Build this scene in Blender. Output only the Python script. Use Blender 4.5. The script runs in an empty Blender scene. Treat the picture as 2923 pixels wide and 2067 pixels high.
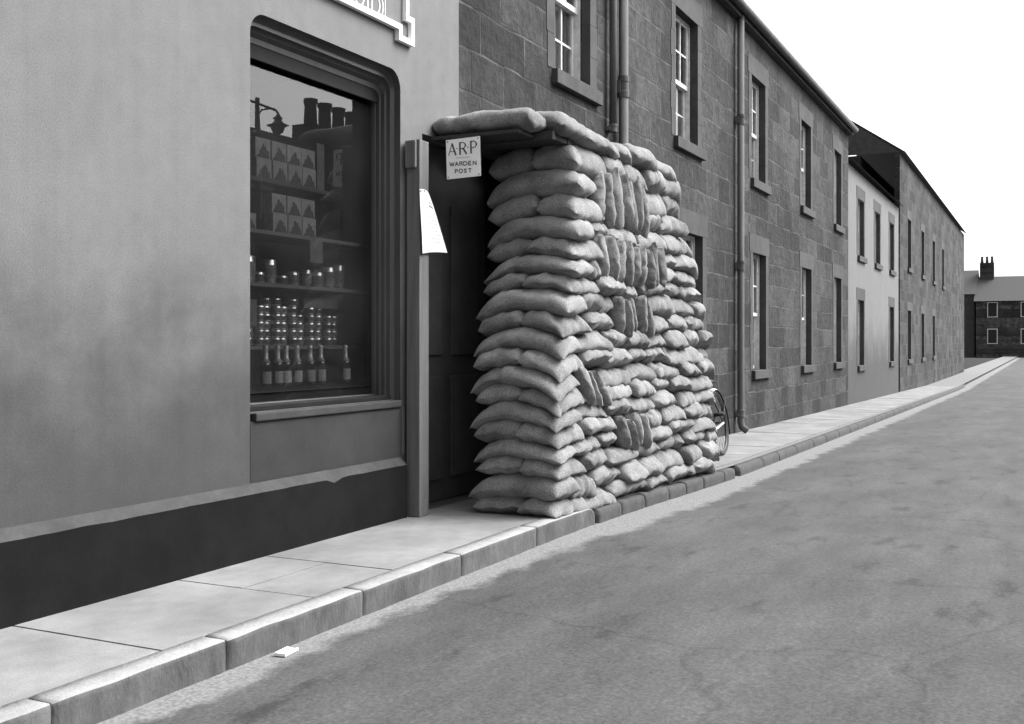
import bpy, bmesh, math, random
from mathutils import Vector, Matrix, noise

# ---------------------------------------------------------------- camera, sky, sun, exposure
scene = bpy.context.scene
COL = scene.collection
YAW = 26.246
cam_d = bpy.data.cameras.new("camera")
cam_d.sensor_width = 36.0
cam_d.lens = 38.18
cam_d.shift_y = -0.0200
cam_d.clip_start = 0.05
cam_d.clip_end = 2000.0
cam = bpy.data.objects.new("camera", cam_d)
COL.objects.link(cam)
cam.location = (0, 0, 1.15)
cam.rotation_euler = (math.radians(90), 0, math.radians(YAW - 90))
scene.camera = cam

SUN_DIR = Vector((0.62, -0.78, 0)).normalized()      # horizontal direction towards the light
SUN_EL = 48.0
world = bpy.data.worlds.new("World")
scene.world = world
world.use_nodes = True
wn = world.node_tree
for n in list(wn.nodes):
    wn.nodes.remove(n)
sky = wn.nodes.new("ShaderNodeTexSky")
sky.sky_type = 'NISHITA'
sky.sun_disc = False
sky.sun_elevation = math.radians(SUN_EL)
sky.sun_rotation = math.atan2(SUN_DIR.x, SUN_DIR.y)
sky.air_density = 1.0
sky.dust_density = 5.0
sky.ozone_density = 1.0
bw = wn.nodes.new("ShaderNodeRGBToBW")               # black-and-white film
bg = wn.nodes.new("ShaderNodeBackground")
bg.inputs["Strength"].default_value = 0.15
wo = wn.nodes.new("ShaderNodeOutputWorld")
wn.links.new(sky.outputs[0], bw.inputs[0])
wn.links.new(bw.outputs[0], bg.inputs["Color"])
wn.links.new(bg.outputs[0], wo.inputs["Surface"])

sun_d = bpy.data.lights.new("sun", 'SUN')
sun_d.energy = 1.5
sun_d.angle = math.radians(34)
sun_d.color = (1.0, 1.0, 1.0)
sun = bpy.data.objects.new("sun", sun_d)
COL.objects.link(sun)
to_sun = Vector((SUN_DIR.x * math.cos(math.radians(SUN_EL)), SUN_DIR.y * math.cos(math.radians(SUN_EL)), math.sin(math.radians(SUN_EL))))
sun.rotation_euler = to_sun.to_track_quat('Z', 'Y').to_euler()

scene.view_settings.view_transform = 'Standard'
scene.view_settings.look = 'None'
scene.view_settings.exposure = 1.75
scene.view_settings.gamma = 1.0
scene.view_settings.use_curve_mapping = False

# ---------------------------------------------------------------- helpers
def new_mat(name):
    m = bpy.data.materials.new(name)
    m.use_nodes = True
    nt = m.node_tree
    b = nt.nodes["Principled BSDF"]
    return m, nt, b

def grey(v):
    return (v, v, v, 1.0)

def mottled(name, lo, hi, scale=6.0, detail=8.0, rough=0.85, bump=0.15, bscale=120.0, bdist=0.004, spec=0.3,
            big=0.0, bigscale=1.2, stretch=(1, 1, 1), rand=0.0, metallic=0.0, grain=0.14):
    """grey procedural surface: mottling between lo and hi, large blotches, fine bump"""
    m, nt, b = new_mat(name)
    N, Lk = nt.nodes, nt.links
    geo = N.new("ShaderNodeNewGeometry")
    mp = N.new("ShaderNodeMapping")
    mp.inputs["Scale"].default_value = stretch
    Lk.new(geo.outputs["Position"], mp.inputs["Vector"])
    n1 = N.new("ShaderNodeTexNoise")
    n1.inputs["Scale"].default_value = scale
    n1.inputs["Detail"].default_value = detail
    n1.inputs["Roughness"].default_value = 0.65
    Lk.new(mp.outputs[0], n1.inputs["Vector"])
    r = N.new("ShaderNodeMapRange")
    r.inputs["From Min"].default_value = 0.3
    r.inputs["From Max"].default_value = 0.7
    r.inputs["To Min"].default_value = lo
    r.inputs["To Max"].default_value = hi
    Lk.new(n1.outputs[0], r.inputs["Value"])
    val = r.outputs[0]
    if big > 0:
        n2 = N.new("ShaderNodeTexNoise")
        n2.inputs["Scale"].default_value = bigscale
        n2.inputs["Detail"].default_value = 4.0
        Lk.new(mp.outputs[0], n2.inputs["Vector"])
        r2 = N.new("ShaderNodeMapRange")
        r2.inputs["From Min"].default_value = 0.32
        r2.inputs["From Max"].default_value = 0.68
        r2.inputs["To Min"].default_value = 1.0 - big
        r2.inputs["To Max"].default_value = 1.0 + big
        Lk.new(n2.outputs[0], r2.inputs["Value"])
        mu = N.new("ShaderNodeMath"); mu.operation = 'MULTIPLY'
        Lk.new(val, mu.inputs[0]); Lk.new(r2.outputs[0], mu.inputs[1])
        val = mu.outputs[0]
    if rand > 0:
        oi = N.new("ShaderNodeObjectInfo")
        r3 = N.new("ShaderNodeMapRange")
        r3.inputs["To Min"].default_value = 1.0 - rand
        r3.inputs["To Max"].default_value = 1.0 + rand
        Lk.new(oi.outputs["Random"], r3.inputs["Value"])
        mu = N.new("ShaderNodeMath"); mu.operation = 'MULTIPLY'
        Lk.new(val, mu.inputs[0]); Lk.new(r3.outputs[0], mu.inputs[1])
        val = mu.outputs[0]
    ng = N.new("ShaderNodeTexNoise"); ng.inputs["Scale"].default_value = 170.0; ng.inputs["Detail"].default_value = 2.0
    Lk.new(geo.outputs["Position"], ng.inputs["Vector"])
    rg = N.new("ShaderNodeMapRange"); rg.inputs["From Min"].default_value = 0.3; rg.inputs["From Max"].default_value = 0.7
    rg.inputs["To Min"].default_value = 1.0 - grain; rg.inputs["To Max"].default_value = 1.0 + grain
    Lk.new(ng.outputs[0], rg.inputs["Value"])
    mu = N.new("ShaderNodeMath"); mu.operation = 'MULTIPLY'
    Lk.new(val, mu.inputs[0]); Lk.new(rg.outputs[0], mu.inputs[1])
    val = mu.outputs[0]
    Lk.new(val, b.inputs["Base Color"])
    b.inputs["Roughness"].default_value = rough
    b.inputs["Specular IOR Level"].default_value = spec
    b.inputs["Metallic"].default_value = metallic
    if bump > 0:
        n3 = N.new("ShaderNodeTexNoise")
        n3.inputs["Scale"].default_value = bscale
        n3.inputs["Detail"].default_value = 4.0
        Lk.new(mp.outputs[0], n3.inputs["Vector"])
        bp = N.new("ShaderNodeBump")
        bp.inputs["Strength"].default_value = bump
        bp.inputs["Distance"].default_value = bdist
        Lk.new(n3.outputs[0], bp.inputs["Height"])
        Lk.new(bp.outputs[0], b.inputs["Normal"])
    return m

def obj(name, verts, faces, mat, parent=None, smooth=False, origin=None):
    """one mesh object; verts in world space, origin moved to `origin` (or parent's)"""
    me = bpy.data.meshes.new(name)
    o3 = Vector(origin) if origin is not None else (Vector(parent["_o"]) if parent is not None else Vector((0, 0, 0)))
    me.from_pydata([tuple(Vector(v) - o3) for v in verts], [], faces)
    me.update()
    if isinstance(mat, (list, tuple)):
        for x in mat:
            me.materials.append(x)
    else:
        me.materials.append(mat)
    if smooth:
        me.polygons.foreach_set("use_smooth", [True] * len(me.polygons))
    o = bpy.data.objects.new(name, me)
    COL.objects.link(o)
    if parent is not None:
        o.parent = parent
        o.location = o3 - Vector(parent["_o"])
    else:
        o.location = o3
    o["_o"] = tuple(o3)
    return o

def empty(name, loc):
    o = bpy.data.objects.new(name, None)
    o.empty_display_size = 0.1
    COL.objects.link(o)
    o.location = loc
    o["_o"] = tuple(loc)
    return o

def tag(o, label, cat, group=None):
    o["label"] = label
    o["category"] = cat
    if group:
        o["group"] = group
    return o

class MB:
    """collects simple solids into vertex and face lists"""
    def __init__(s):
        s.v = []; s.f = []
    def add(s, v, f):
        k = len(s.v)
        s.v += [tuple(x) for x in v]
        s.f += [tuple(i + k for i in g) for g in f]
        return s
    def box(s, x0, x1, y0, y1, z0, z1, bev=0.0):
        if bev > 0:
            bm = bmesh.new()
            bmesh.ops.create_cube(bm, size=1.0)
            for v in bm.verts:
                v.co = Vector(((x0 + x1) / 2 + v.co.x * (x1 - x0), (y0 + y1) / 2 + v.co.y * (y1 - y0), (z0 + z1) / 2 + v.co.z * (z1 - z0)))
            bmesh.ops.bevel(bm, geom=bm.edges[:] , offset=bev, segments=2, affect='EDGES', profile=0.6)
            bm.verts.index_update()
            s.add([v.co[:] for v in bm.verts], [[v.index for v in f.verts] for f in bm.faces])
            bm.free()
            return s
        v = [(x0, y0, z0), (x1, y0, z0), (x1, y1, z0), (x0, y1, z0), (x0, y0, z1), (x1, y0, z1), (x1, y1, z1), (x0, y1, z1)]
        f = [(0, 3, 2, 1), (4, 5, 6, 7), (0, 1, 5, 4), (1, 2, 6, 5), (2, 3, 7, 6), (3, 0, 4, 7)]
        return s.add(v, f)
    def tube(s, pts, rad, n=10, cap=True):
        pts = [Vector(p) for p in pts]
        rads = rad if isinstance(rad, (list, tuple)) else [rad] * len(pts)
        vs, fs = [], []
        up = None
        for i, p in enumerate(pts):
            t = (pts[min(i + 1, len(pts) - 1)] - pts[max(i - 1, 0)]).normalized()
            if up is None:
                up = Vector((0, 0, 1)) if abs(t.z) < 0.9 else Vector((1, 0, 0))
            a = t.cross(up)
            if a.length < 1e-4:
                a = t.cross(Vector((0, 1, 0)))
            a.normalize(); b = a.cross(t).normalized(); up = b
            for k in range(n):
                an = 2 * math.pi * k / n
                vs.append(p + (a * math.cos(an) + b * math.sin(an)) * rads[i])
        for i in range(len(pts) - 1):
            for k in range(n):
                k2 = (k + 1) % n
                fs.append((i * n + k, i * n + k2, (i + 1) * n + k2, (i + 1) * n + k))
        if cap:
            fs.append(tuple(range(n - 1, -1, -1)))
            fs.append(tuple((len(pts) - 1) * n + k for k in range(n)))
        return s.add(vs, fs)
    def lathe(s, prof, c, n=20, axis=None):
        """prof: (radius, height) from bottom; axis Matrix optional"""
        vs, fs = [], []
        for (r_, h_) in prof:
            for k in range(n):
                an = 2 * math.pi * k / n
                p = Vector((r_ * math.cos(an), r_ * math.sin(an), h_))
                if axis is not None:
                    p = axis @ p
                vs.append(p + Vector(c))
        for i in range(len(prof) - 1):
            for k in range(n):
                k2 = (k + 1) % n
                fs.append((i * n + k, i * n + k2, (i + 1) * n + k2, (i + 1) * n + k))
        fs.append(tuple(range(n - 1, -1, -1)))
        fs.append(tuple((len(prof) - 1) * n + k for k in range(n)))
        return s.add(vs, fs)
    def torus(s, c, R, r_, M, n=48, k=10, a0=0.0, a1=2 * math.pi):
        full = abs(a1 - a0 - 2 * math.pi) < 1e-6
        steps = n if full else n + 1
        vs, fs = [], []
        for i in range(steps):
            a = a0 + (a1 - a0) * i / n
            for j in range(k):
                b = 2 * math.pi * j / k
                p = Vector(((R + r_ * math.cos(b)) * math.cos(a), r_ * math.sin(b), (R + r_ * math.cos(b)) * math.sin(a)))
                vs.append(M @ p + Vector(c))
        for i in range(n):
            i2 = (i + 1) % steps if full else i + 1
            for j in range(k):
                j2 = (j + 1) % k
                fs.append((i * k + j, i * k + j2, i2 * k + j2, i2 * k + j))
        return s.add(vs, fs)
    def build(s, name, mat, parent=None, smooth=False, origin=None):
        return obj(name, s.v, s.f, mat, parent, smooth, origin)

def bx(name, x0, x1, y0, y1, z0, z1, mat, parent=None, bev=0.0, origin=None):
    return MB().box(x0, x1, y0, y1, z0, z1, bev).build(name, mat, parent, False, origin)

def structure(o):
    o["kind"] = "structure"
    return o

def sstep(a, b, x):
    t = min(1.0, max(0.0, (x - a) / (b - a)))
    return t * t * (3 - 2 * t)

ORD = ["first", "second", "third", "fourth", "fifth", "sixth", "seventh", "eighth", "ninth", "tenth", "eleventh", "twelfth", "thirteenth",
       "fourteenth", "fifteenth", "sixteenth", "seventeenth", "eighteenth", "nineteenth", "twentieth", "twenty-first", "twenty-second"]

# ---------------------------------------------------------------- materials
M = {}
M['road'] = mottled("road_tarmac", 0.042, 0.066, scale=3.0, detail=12, rough=0.9, bump=0.35, bscale=160, bdist=0.005, big=0.16, bigscale=0.9, stretch=(0.55, 1.6, 1), grain=0.08)
M['slab'] = mottled("paving_slab", 0.140, 0.190, scale=7.0, detail=10, rough=0.85, bump=0.25, bscale=110, bdist=0.004, big=0.20, bigscale=1.8)
M['joint'] = mottled("slab_joint", 0.10, 0.16, scale=20, bump=0.2)
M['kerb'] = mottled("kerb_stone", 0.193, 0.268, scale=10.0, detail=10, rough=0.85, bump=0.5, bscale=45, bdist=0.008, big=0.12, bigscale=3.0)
M['kerb_face'] = mottled("shaded_kerb_face", 0.050, 0.101, scale=8.0, detail=12, rough=0.9, bump=0.5, bscale=45, bdist=0.008, big=0.18, bigscale=3.0, stretch=(1.4, 1, 0.7))  # darker copy of the kerb stone, shade of the upright face painted in
M['kerb_dark'] = mottled("dark_kerb_stone", 0.036, 0.066, scale=12.0, rough=0.9, bump=0.5, bscale=45, bdist=0.008)
M['render'] = mottled("painted_render", 0.118, 0.138, scale=9.0, detail=10, rough=0.8, bump=0.12, bscale=70, bdist=0.004, big=0.06, bigscale=1.3)
M['riser'] = mottled("dirty_painted_render", 0.020, 0.030, scale=6.0, rough=0.8, bump=0.15, bscale=70, big=0.15, bigscale=2.0)
M['dado'] = mottled("black_painted_plinth", 0.006, 0.010, scale=7.0, rough=0.9, spec=0.1, bump=0.2, bscale=60, big=0.2, bigscale=2.5)
M['dado_top'] = mottled("pale_plinth_ledge", 0.026, 0.041, scale=14.0, rough=0.8, bump=0.2, bscale=60, big=0.2, bigscale=5.0)  # the bevel's catch of light put into a paler colour; sill shares it
M['frame'] = mottled("dark_frame_paint", 0.044, 0.068, scale=8.0, rough=0.45, bump=0.04, bscale=60, spec=0.5, stretch=(1, 1, 0.2))
M['frame_dark'] = mottled("black_frame_paint", 0.008, 0.014, scale=8.0, rough=0.7, bump=0.04, bscale=60, spec=0.15)
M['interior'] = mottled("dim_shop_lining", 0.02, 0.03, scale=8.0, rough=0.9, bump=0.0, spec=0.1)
M['shelf'] = mottled("shelf_paint", 0.128, 0.176, scale=12.0, rough=0.6, bump=0.05, stretch=(0.3, 2, 1))
M['white'] = mottled("white_paint", 0.78, 0.85, scale=10.0, rough=0.55, bump=0.05, bscale=80)
M['enamel'] = mottled("white_enamel", 0.864, 0.907, scale=12.0, rough=0.3, bump=0.0, spec=0.5)
M['ink'] = mottled("dark_lettering", 0.06, 0.09, scale=30.0, rough=0.6, bump=0.0)
M['ink_pale'] = mottled("faded_print", 0.10, 0.2, scale=60.0, rough=0.8, bump=0.0)
M['paper'] = mottled("white_paper", 0.80, 0.86, scale=14.0, rough=0.8, bump=0.06, bscale=25, bdist=0.01)
M['timber'] = mottled("rough_timber", 0.096, 0.164, scale=5.0, detail=10, rough=0.85, bump=0.4, bscale=40, bdist=0.004, stretch=(7, 7, 0.35), big=0.15, bigscale=1.0)
M['plank'] = mottled("dark_plank", 0.027, 0.051, scale=6.0, rough=0.9, bump=0.4, bscale=40, stretch=(1, 6, 6))
M['door'] = mottled("black_door_paint", 0.064, 0.089, scale=6.0, rough=0.7, bump=0.05, bscale=60, spec=0.15)
M['sash'] = mottled("white_sash_paint", 0.42, 0.675, scale=16.0, rough=0.55, bump=0.1, bscale=60)
M['curtain'] = mottled("pale_net_curtain", 0.255, 0.330, scale=7.0, rough=0.95, bump=0.3, bscale=14, bdist=0.02, stretch=(5, 5, 0.4))
M['margin'] = mottled("dressed_sandstone", 0.041, 0.059, scale=8.0, detail=10, rough=0.9, bump=0.3, bscale=60, big=0.15, bigscale=2.0)
M['pipe'] = mottled("painted_iron", 0.083, 0.117, scale=9.0, rough=0.85, bump=0.15, bscale=60, spec=0.15, stretch=(1, 1, 0.3), big=0.12, bigscale=3)
M['slate'] = mottled("slate", 0.030, 0.054, scale=8.0, rough=0.7, bump=0.3, bscale=20, stretch=(3, 1, 1))
M['clay'] = mottled("chimney_clay", 0.084, 0.132, scale=10.0, rough=0.9, bump=0.2)
M['iron'] = mottled("black_iron", 0.015, 0.03, scale=10.0, rough=0.5, bump=0.1, spec=0.5)
M['rubber'] = mottled("black_rubber", 0.02, 0.035, scale=30.0, rough=0.75, bump=0.1)
M['chrome'] = mottled("worn_bright_metal", 0.55, 0.7, scale=40.0, rough=0.35, bump=0.0, metallic=0.7)
M['leather'] = mottled("black_leather", 0.02, 0.03, scale=60.0, rough=0.5, bump=0.3)
M['label_pale'] = mottled("pale_packet_card", 0.185, 0.277, scale=25.0, rough=0.6, bump=0.0, rand=0.15)
M['label_dark'] = mottled("dark_packet_print", 0.035, 0.08, scale=40.0, rough=0.6, bump=0.0)
M['tin'] = mottled("bright_tin", 0.45, 0.6, scale=30.0, rough=0.3, bump=0.0, metallic=0.85, rand=0.2)
M['tin_label'] = mottled("tin_wrapper", 0.04, 0.16, scale=45.0, rough=0.5, bump=0.0, rand=0.6)
M['bottle'] = mottled("dark_bottle_glass", 0.012, 0.02, scale=20.0, rough=0.12, bump=0.0, spec=0.8)
M['bottle_label'] = mottled("bottle_label_paper", 0.30, 0.48, scale=50.0, rough=0.6, bump=0.0, rand=0.3)
M['foil'] = mottled("bottle_foil", 0.4, 0.7, scale=60.0, rough=0.35, bump=0.1, bscale=80, metallic=0.5)
M['card'] = mottled("show_card", 0.09, 0.14, scale=14.0, rough=0.7, bump=0.0)

def hessian():
    m, nt, b = new_mat("hessian")
    N, Lk = nt.nodes, nt.links
    tc = N.new("ShaderNodeTexCoord")
    geo = N.new("ShaderNodeNewGeometry")
    oi = N.new("ShaderNodeObjectInfo")
    n1 = N.new("ShaderNodeTexNoise"); n1.inputs["Scale"].default_value = 7.0; n1.inputs["Detail"].default_value = 8.0
    Lk.new(geo.outputs["Position"], n1.inputs["Vector"])
    r1 = N.new("ShaderNodeMapRange")
    r1.inputs["From Min"].default_value = 0.3; r1.inputs["From Max"].default_value = 0.7
    r1.inputs["To Min"].default_value = 0.185; r1.inputs["To Max"].default_value = 0.275
    Lk.new(n1.outputs[0], r1.inputs["Value"])
    r2 = N.new("ShaderNodeMapRange"); r2.inputs["To Min"].default_value = 0.86; r2.inputs["To Max"].default_value = 1.12
    Lk.new(oi.outputs["Random"], r2.inputs["Value"])
    mu = N.new("ShaderNodeMath"); mu.operation = 'MULTIPLY'
    Lk.new(r1.outputs[0], mu.inputs[0]); Lk.new(r2.outputs[0], mu.inputs[1])
    # weave: two crossed wave sets plus slubs
    wv = N.new("ShaderNodeTexWave"); wv.inputs["Scale"].default_value = 95.0; wv.inputs["Distortion"].default_value = 3.0; wv.inputs["Detail"].default_value = 2.0
    wv.bands_direction = 'X'
    wz = N.new("ShaderNodeTexWave"); wz.inputs["Scale"].default_value = 95.0; wz.inputs["Distortion"].default_value = 3.0; wz.inputs["Detail"].default_value = 2.0
    wz.bands_direction = 'Z'
    Lk.new(tc.outputs["Object"], wv.inputs["Vector"]); Lk.new(tc.outputs["Object"], wz.inputs["Vector"])
    ad = N.new("ShaderNodeMath"); ad.operation = 'ADD'
    Lk.new(wv.outputs["Fac"], ad.inputs[0]); Lk.new(wz.outputs["Fac"], ad.inputs[1])
    r3 = N.new("ShaderNodeMapRange"); r3.inputs["From Max"].default_value = 2.0; r3.inputs["To Min"].default_value = 0.80; r3.inputs["To Max"].default_value = 1.12
    Lk.new(ad.outputs[0], r3.inputs["Value"])
    mu2 = N.new("ShaderNodeMath"); mu2.operation = 'MULTIPLY'
    Lk.new(mu.outputs[0], mu2.inputs[0]); Lk.new(r3.outputs[0], mu2.inputs[1])
    ng = N.new("ShaderNodeTexNoise"); ng.inputs["Scale"].default_value = 140.0; ng.inputs["Detail"].default_value = 3.0
    Lk.new(geo.outputs["Position"], ng.inputs["Vector"])
    rg = N.new("ShaderNodeMapRange"); rg.inputs["From Min"].default_value = 0.3; rg.inputs["From Max"].default_value = 0.7
    rg.inputs["To Min"].default_value = 0.58; rg.inputs["To Max"].default_value = 1.38
    Lk.new(ng.outputs[0], rg.inputs["Value"])
    mu3 = N.new("ShaderNodeMath"); mu3.operation = 'MULTIPLY'
    Lk.new(mu2.outputs[0], mu3.inputs[0]); Lk.new(rg.outputs[0], mu3.inputs[1])
    nd = N.new("ShaderNodeTexNoise"); nd.inputs["Scale"].default_value = 3.3; nd.inputs["Detail"].default_value = 6.0; nd.inputs["Roughness"].default_value = 0.7
    Lk.new(geo.outputs["Position"], nd.inputs["Vector"])
    rd = N.new("ShaderNodeMapRange"); rd.inputs["From Min"].default_value = 0.36; rd.inputs["From Max"].default_value = 0.5
    rd.inputs["To Min"].default_value = 0.66; rd.inputs["To Max"].default_value = 1.0
    Lk.new(nd.outputs[0], rd.inputs["Value"])
    mu4 = N.new("ShaderNodeMath"); mu4.operation = 'MULTIPLY'
    Lk.new(mu3.outputs[0], mu4.inputs[0]); Lk.new(rd.outputs[0], mu4.inputs[1])
    Lk.new(mu4.outputs[0], b.inputs["Base Color"])
    b.inputs["Roughness"].default_value = 0.95
    b.inputs["Specular IOR Level"].default_value = 0.1
    b.inputs["Sheen Weight"].default_value = 0.15
    n2 = N.new("ShaderNodeTexNoise"); n2.inputs["Scale"].default_value = 26.0; n2.inputs["Detail"].default_value = 6.0
    Lk.new(geo.outputs["Position"], n2.inputs["Vector"])
    ad2 = N.new("ShaderNodeMath"); ad2.operation = 'MULTIPLY_ADD'; ad2.inputs[1].default_value = 0.12
    Lk.new(ad.outputs[0], ad2.inputs[0]); Lk.new(n2.outputs[0], ad2.inputs[2])
    bp = N.new("ShaderNodeBump"); bp.inputs["Strength"].default_value = 0.55; bp.inputs["Distance"].default_value = 0.012
    Lk.new(ad2.outputs[0], bp.inputs["Height"]); Lk.new(bp.outputs[0], b.inputs["Normal"])
    return m
M['hessian'] = hessian()

def masonry():
    """coursed sandstone: world X along the wall, Z up"""
    m, nt, b = new_mat("coursed_sandstone")
    N, Lk = nt.nodes, nt.links
    geo = N.new("ShaderNodeNewGeometry")
    sep = N.new("ShaderNodeSeparateXYZ"); Lk.new(geo.outputs["Position"], sep.inputs[0])
    com = N.new("ShaderNodeCombineXYZ")
    Lk.new(sep.outputs["X"], com.inputs["X"]); Lk.new(sep.outputs["Z"], com.inputs["Y"]); Lk.new(sep.outputs["Y"], com.inputs["Z"])
    nd = N.new("ShaderNodeTexNoise"); nd.inputs["Scale"].default_value = 2.2; nd.inputs["Detail"].default_value = 6.0
    Lk.new(com.outputs[0], nd.inputs["Vector"])
    mx = N.new("ShaderNodeMixRGB"); mx.blend_type = 'LINEAR_LIGHT'; mx.inputs["Fac"].default_value = 0.035
    Lk.new(com.outputs[0], mx.inputs["Color1"]); Lk.new(nd.outputs["Color"], mx.inputs["Color2"])
    off = N.new("ShaderNodeVectorMath"); off.operation = 'ADD'; off.inputs[1].default_value = (0.25, -0.1, 0)
    Lk.new(mx.outputs[0], off.inputs[0])
    br = N.new("ShaderNodeTexBrick")
    br.inputs["Scale"].default_value = 1.0
    br.inputs["Brick Width"].default_value = 0.78
    br.inputs["Row Height"].default_value = 0.32
    br.inputs["Mortar Size"].default_value = 0.012
    br.inputs["Mortar Smooth"].default_value = 0.5
    br.inputs["Bias"].default_value = -0.1
    br.offset = 0.43; br.squash = 0.72; br.squash_frequency = 3
    br.inputs["Color1"].default_value = grey(0.023)
    br.inputs["Color2"].default_value = grey(0.055)
    br.inputs["Mortar"].default_value = grey(0.036)
    Lk.new(off.outputs[0], br.inputs["Vector"])
    n1 = N.new("ShaderNodeTexNoise"); n1.inputs["Scale"].default_value = 9.0; n1.inputs["Detail"].default_value = 12.0; n1.inputs["Roughness"].default_value = 0.7
    Lk.new(geo.outputs["Position"], n1.inputs["Vector"])
    r1 = N.new("ShaderNodeMapRange"); r1.inputs["From Min"].default_value = 0.3; r1.inputs["From Max"].default_value = 0.7
    r1.inputs["To Min"].default_value = 0.55; r1.inputs["To Max"].default_value = 1.45
    Lk.new(n1.outputs[0], r1.inputs["Value"])
    n2 = N.new("ShaderNodeTexNoise"); n2.inputs["Scale"].default_value = 0.8; n2.inputs["Detail"].default_value = 3.0
    Lk.new(geo.outputs["Position"], n2.inputs["Vector"])
    r2 = N.new("ShaderNodeMapRange"); r2.inputs["From Min"].default_value = 0.35; r2.inputs["From Max"].default_value = 0.65
    r2.inputs["To Min"].default_value = 0.70; r2.inputs["To Max"].default_value = 1.35
    Lk.new(n2.outputs[0], r2.inputs["Value"])
    a = N.new("ShaderNodeMixRGB"); a.blend_type = 'MULTIPLY'; a.inputs["Fac"].default_value = 1.0
    Lk.new(br.outputs["Color"], a.inputs["Color1"]); Lk.new(r1.outputs[0], a.inputs["Color2"])
    a2 = N.new("ShaderNodeMixRGB"); a2.blend_type = 'MULTIPLY'; a2.inputs["Fac"].default_value = 1.0
    Lk.new(a.outputs[0], a2.inputs["Color1"]); Lk.new(r2.outputs[0], a2.inputs["Color2"])
    nm = N.new("ShaderNodeTexNoise"); nm.inputs["Scale"].default_value = 2.6; nm.inputs["Detail"].default_value = 6.0
    Lk.new(geo.outputs["Position"], nm.inputs["Vector"])
    rm = N.new("ShaderNodeMapRange"); rm.inputs["From Min"].default_value = 0.42; rm.inputs["From Max"].default_value = 0.62
    rm.inputs["To Max"].default_value = 0.85
    Lk.new(nm.outputs[0], rm.inputs["Value"])
    mm = N.new("ShaderNodeMath"); mm.operation = 'MULTIPLY'
    Lk.new(br.outputs["Fac"], mm.inputs[0]); Lk.new(rm.outputs[0], mm.inputs[1])
    a3 = N.new("ShaderNodeMixRGB"); a3.inputs["Color2"].default_value = grey(0.10)
    Lk.new(mm.outputs[0], a3.inputs["Fac"]); Lk.new(a2.outputs[0], a3.inputs["Color1"])
    Lk.new(a3.outputs[0], b.inputs["Base Color"])
    b.inputs["Roughness"].default_value = 0.92
    b.inputs["Specular IOR Level"].default_value = 0.2
    hs = N.new("ShaderNodeMath"); hs.operation = 'MULTIPLY_ADD'; hs.inputs[1].default_value = -0.12
    Lk.new(br.outputs["Fac"], hs.inputs[0]); Lk.new(n1.outputs[0], hs.inputs[2])
    bp = N.new("ShaderNodeBump"); bp.inputs["Strength"].default_value = 1.0; bp.inputs["Distance"].default_value = 0.035
    Lk.new(hs.outputs[0], bp.inputs["Height"]); Lk.new(bp.outputs[0], b.inputs["Normal"])
    return m
M['stone'] = masonry()

def pane_glass(name, ior, dust=0.022):
    m = bpy.data.materials.new(name); m.use_nodes = True
    nt = m.node_tree; N, Lk = nt.nodes, nt.links
    for n in list(N):
        N.remove(n)
    out = N.new("ShaderNodeOutputMaterial")
    tr = N.new("ShaderNodeBsdfTransparent"); tr.inputs[0].default_value = grey(0.92)
    gl = N.new("ShaderNodeBsdfGlossy"); gl.inputs["Roughness"].default_value = 0.004; gl.inputs["Color"].default_value = grey(1.0)
    ns = N.new("ShaderNodeTexNoise"); ns.inputs["Scale"].default_value = 1.4
    geo = N.new("ShaderNodeNewGeometry"); Lk.new(geo.outputs["Position"], ns.inputs["Vector"])
    bp = N.new("ShaderNodeBump"); bp.inputs["Strength"].default_value = 0.02; bp.inputs["Distance"].default_value = 0.02
    Lk.new(ns.outputs[0], bp.inputs["Height"]); Lk.new(bp.outputs[0], gl.inputs["Normal"])
    fr = N.new("ShaderNodeFresnel"); fr.inputs["IOR"].default_value = ior
    mx = N.new("ShaderNodeMixShader")
    Lk.new(fr.outputs[0], mx.inputs[0]); Lk.new(tr.outputs[0], mx.inputs[1]); Lk.new(gl.outputs[0], mx.inputs[2])
    df = N.new("ShaderNodeBsdfDiffuse"); df.inputs["Color"].default_value = grey(0.6)
    nd = N.new("ShaderNodeTexNoise"); nd.inputs["Scale"].default_value = 2.3; nd.inputs["Detail"].default_value = 8.0
    Lk.new(geo.outputs["Position"], nd.inputs["Vector"])
    rd = N.new("ShaderNodeMapRange"); rd.inputs["From Min"].default_value = 0.3; rd.inputs["From Max"].default_value = 0.7
    rd.inputs["To Min"].default_value = dust * 0.4; rd.inputs["To Max"].default_value = dust
    Lk.new(nd.outputs[0], rd.inputs["Value"])
    m2 = N.new("ShaderNodeMixShader")
    Lk.new(rd.outputs[0], m2.inputs[0]); Lk.new(mx.outputs[0], m2.inputs[1]); Lk.new(df.outputs[0], m2.inputs[2])
    Lk.new(m2.outputs[0], out.inputs["Surface"])
    return m
M['glass'] = pane_glass("plate_glass", 1.55)
M['glass_house'] = pane_glass("house_window_glass", 1.6)

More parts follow.
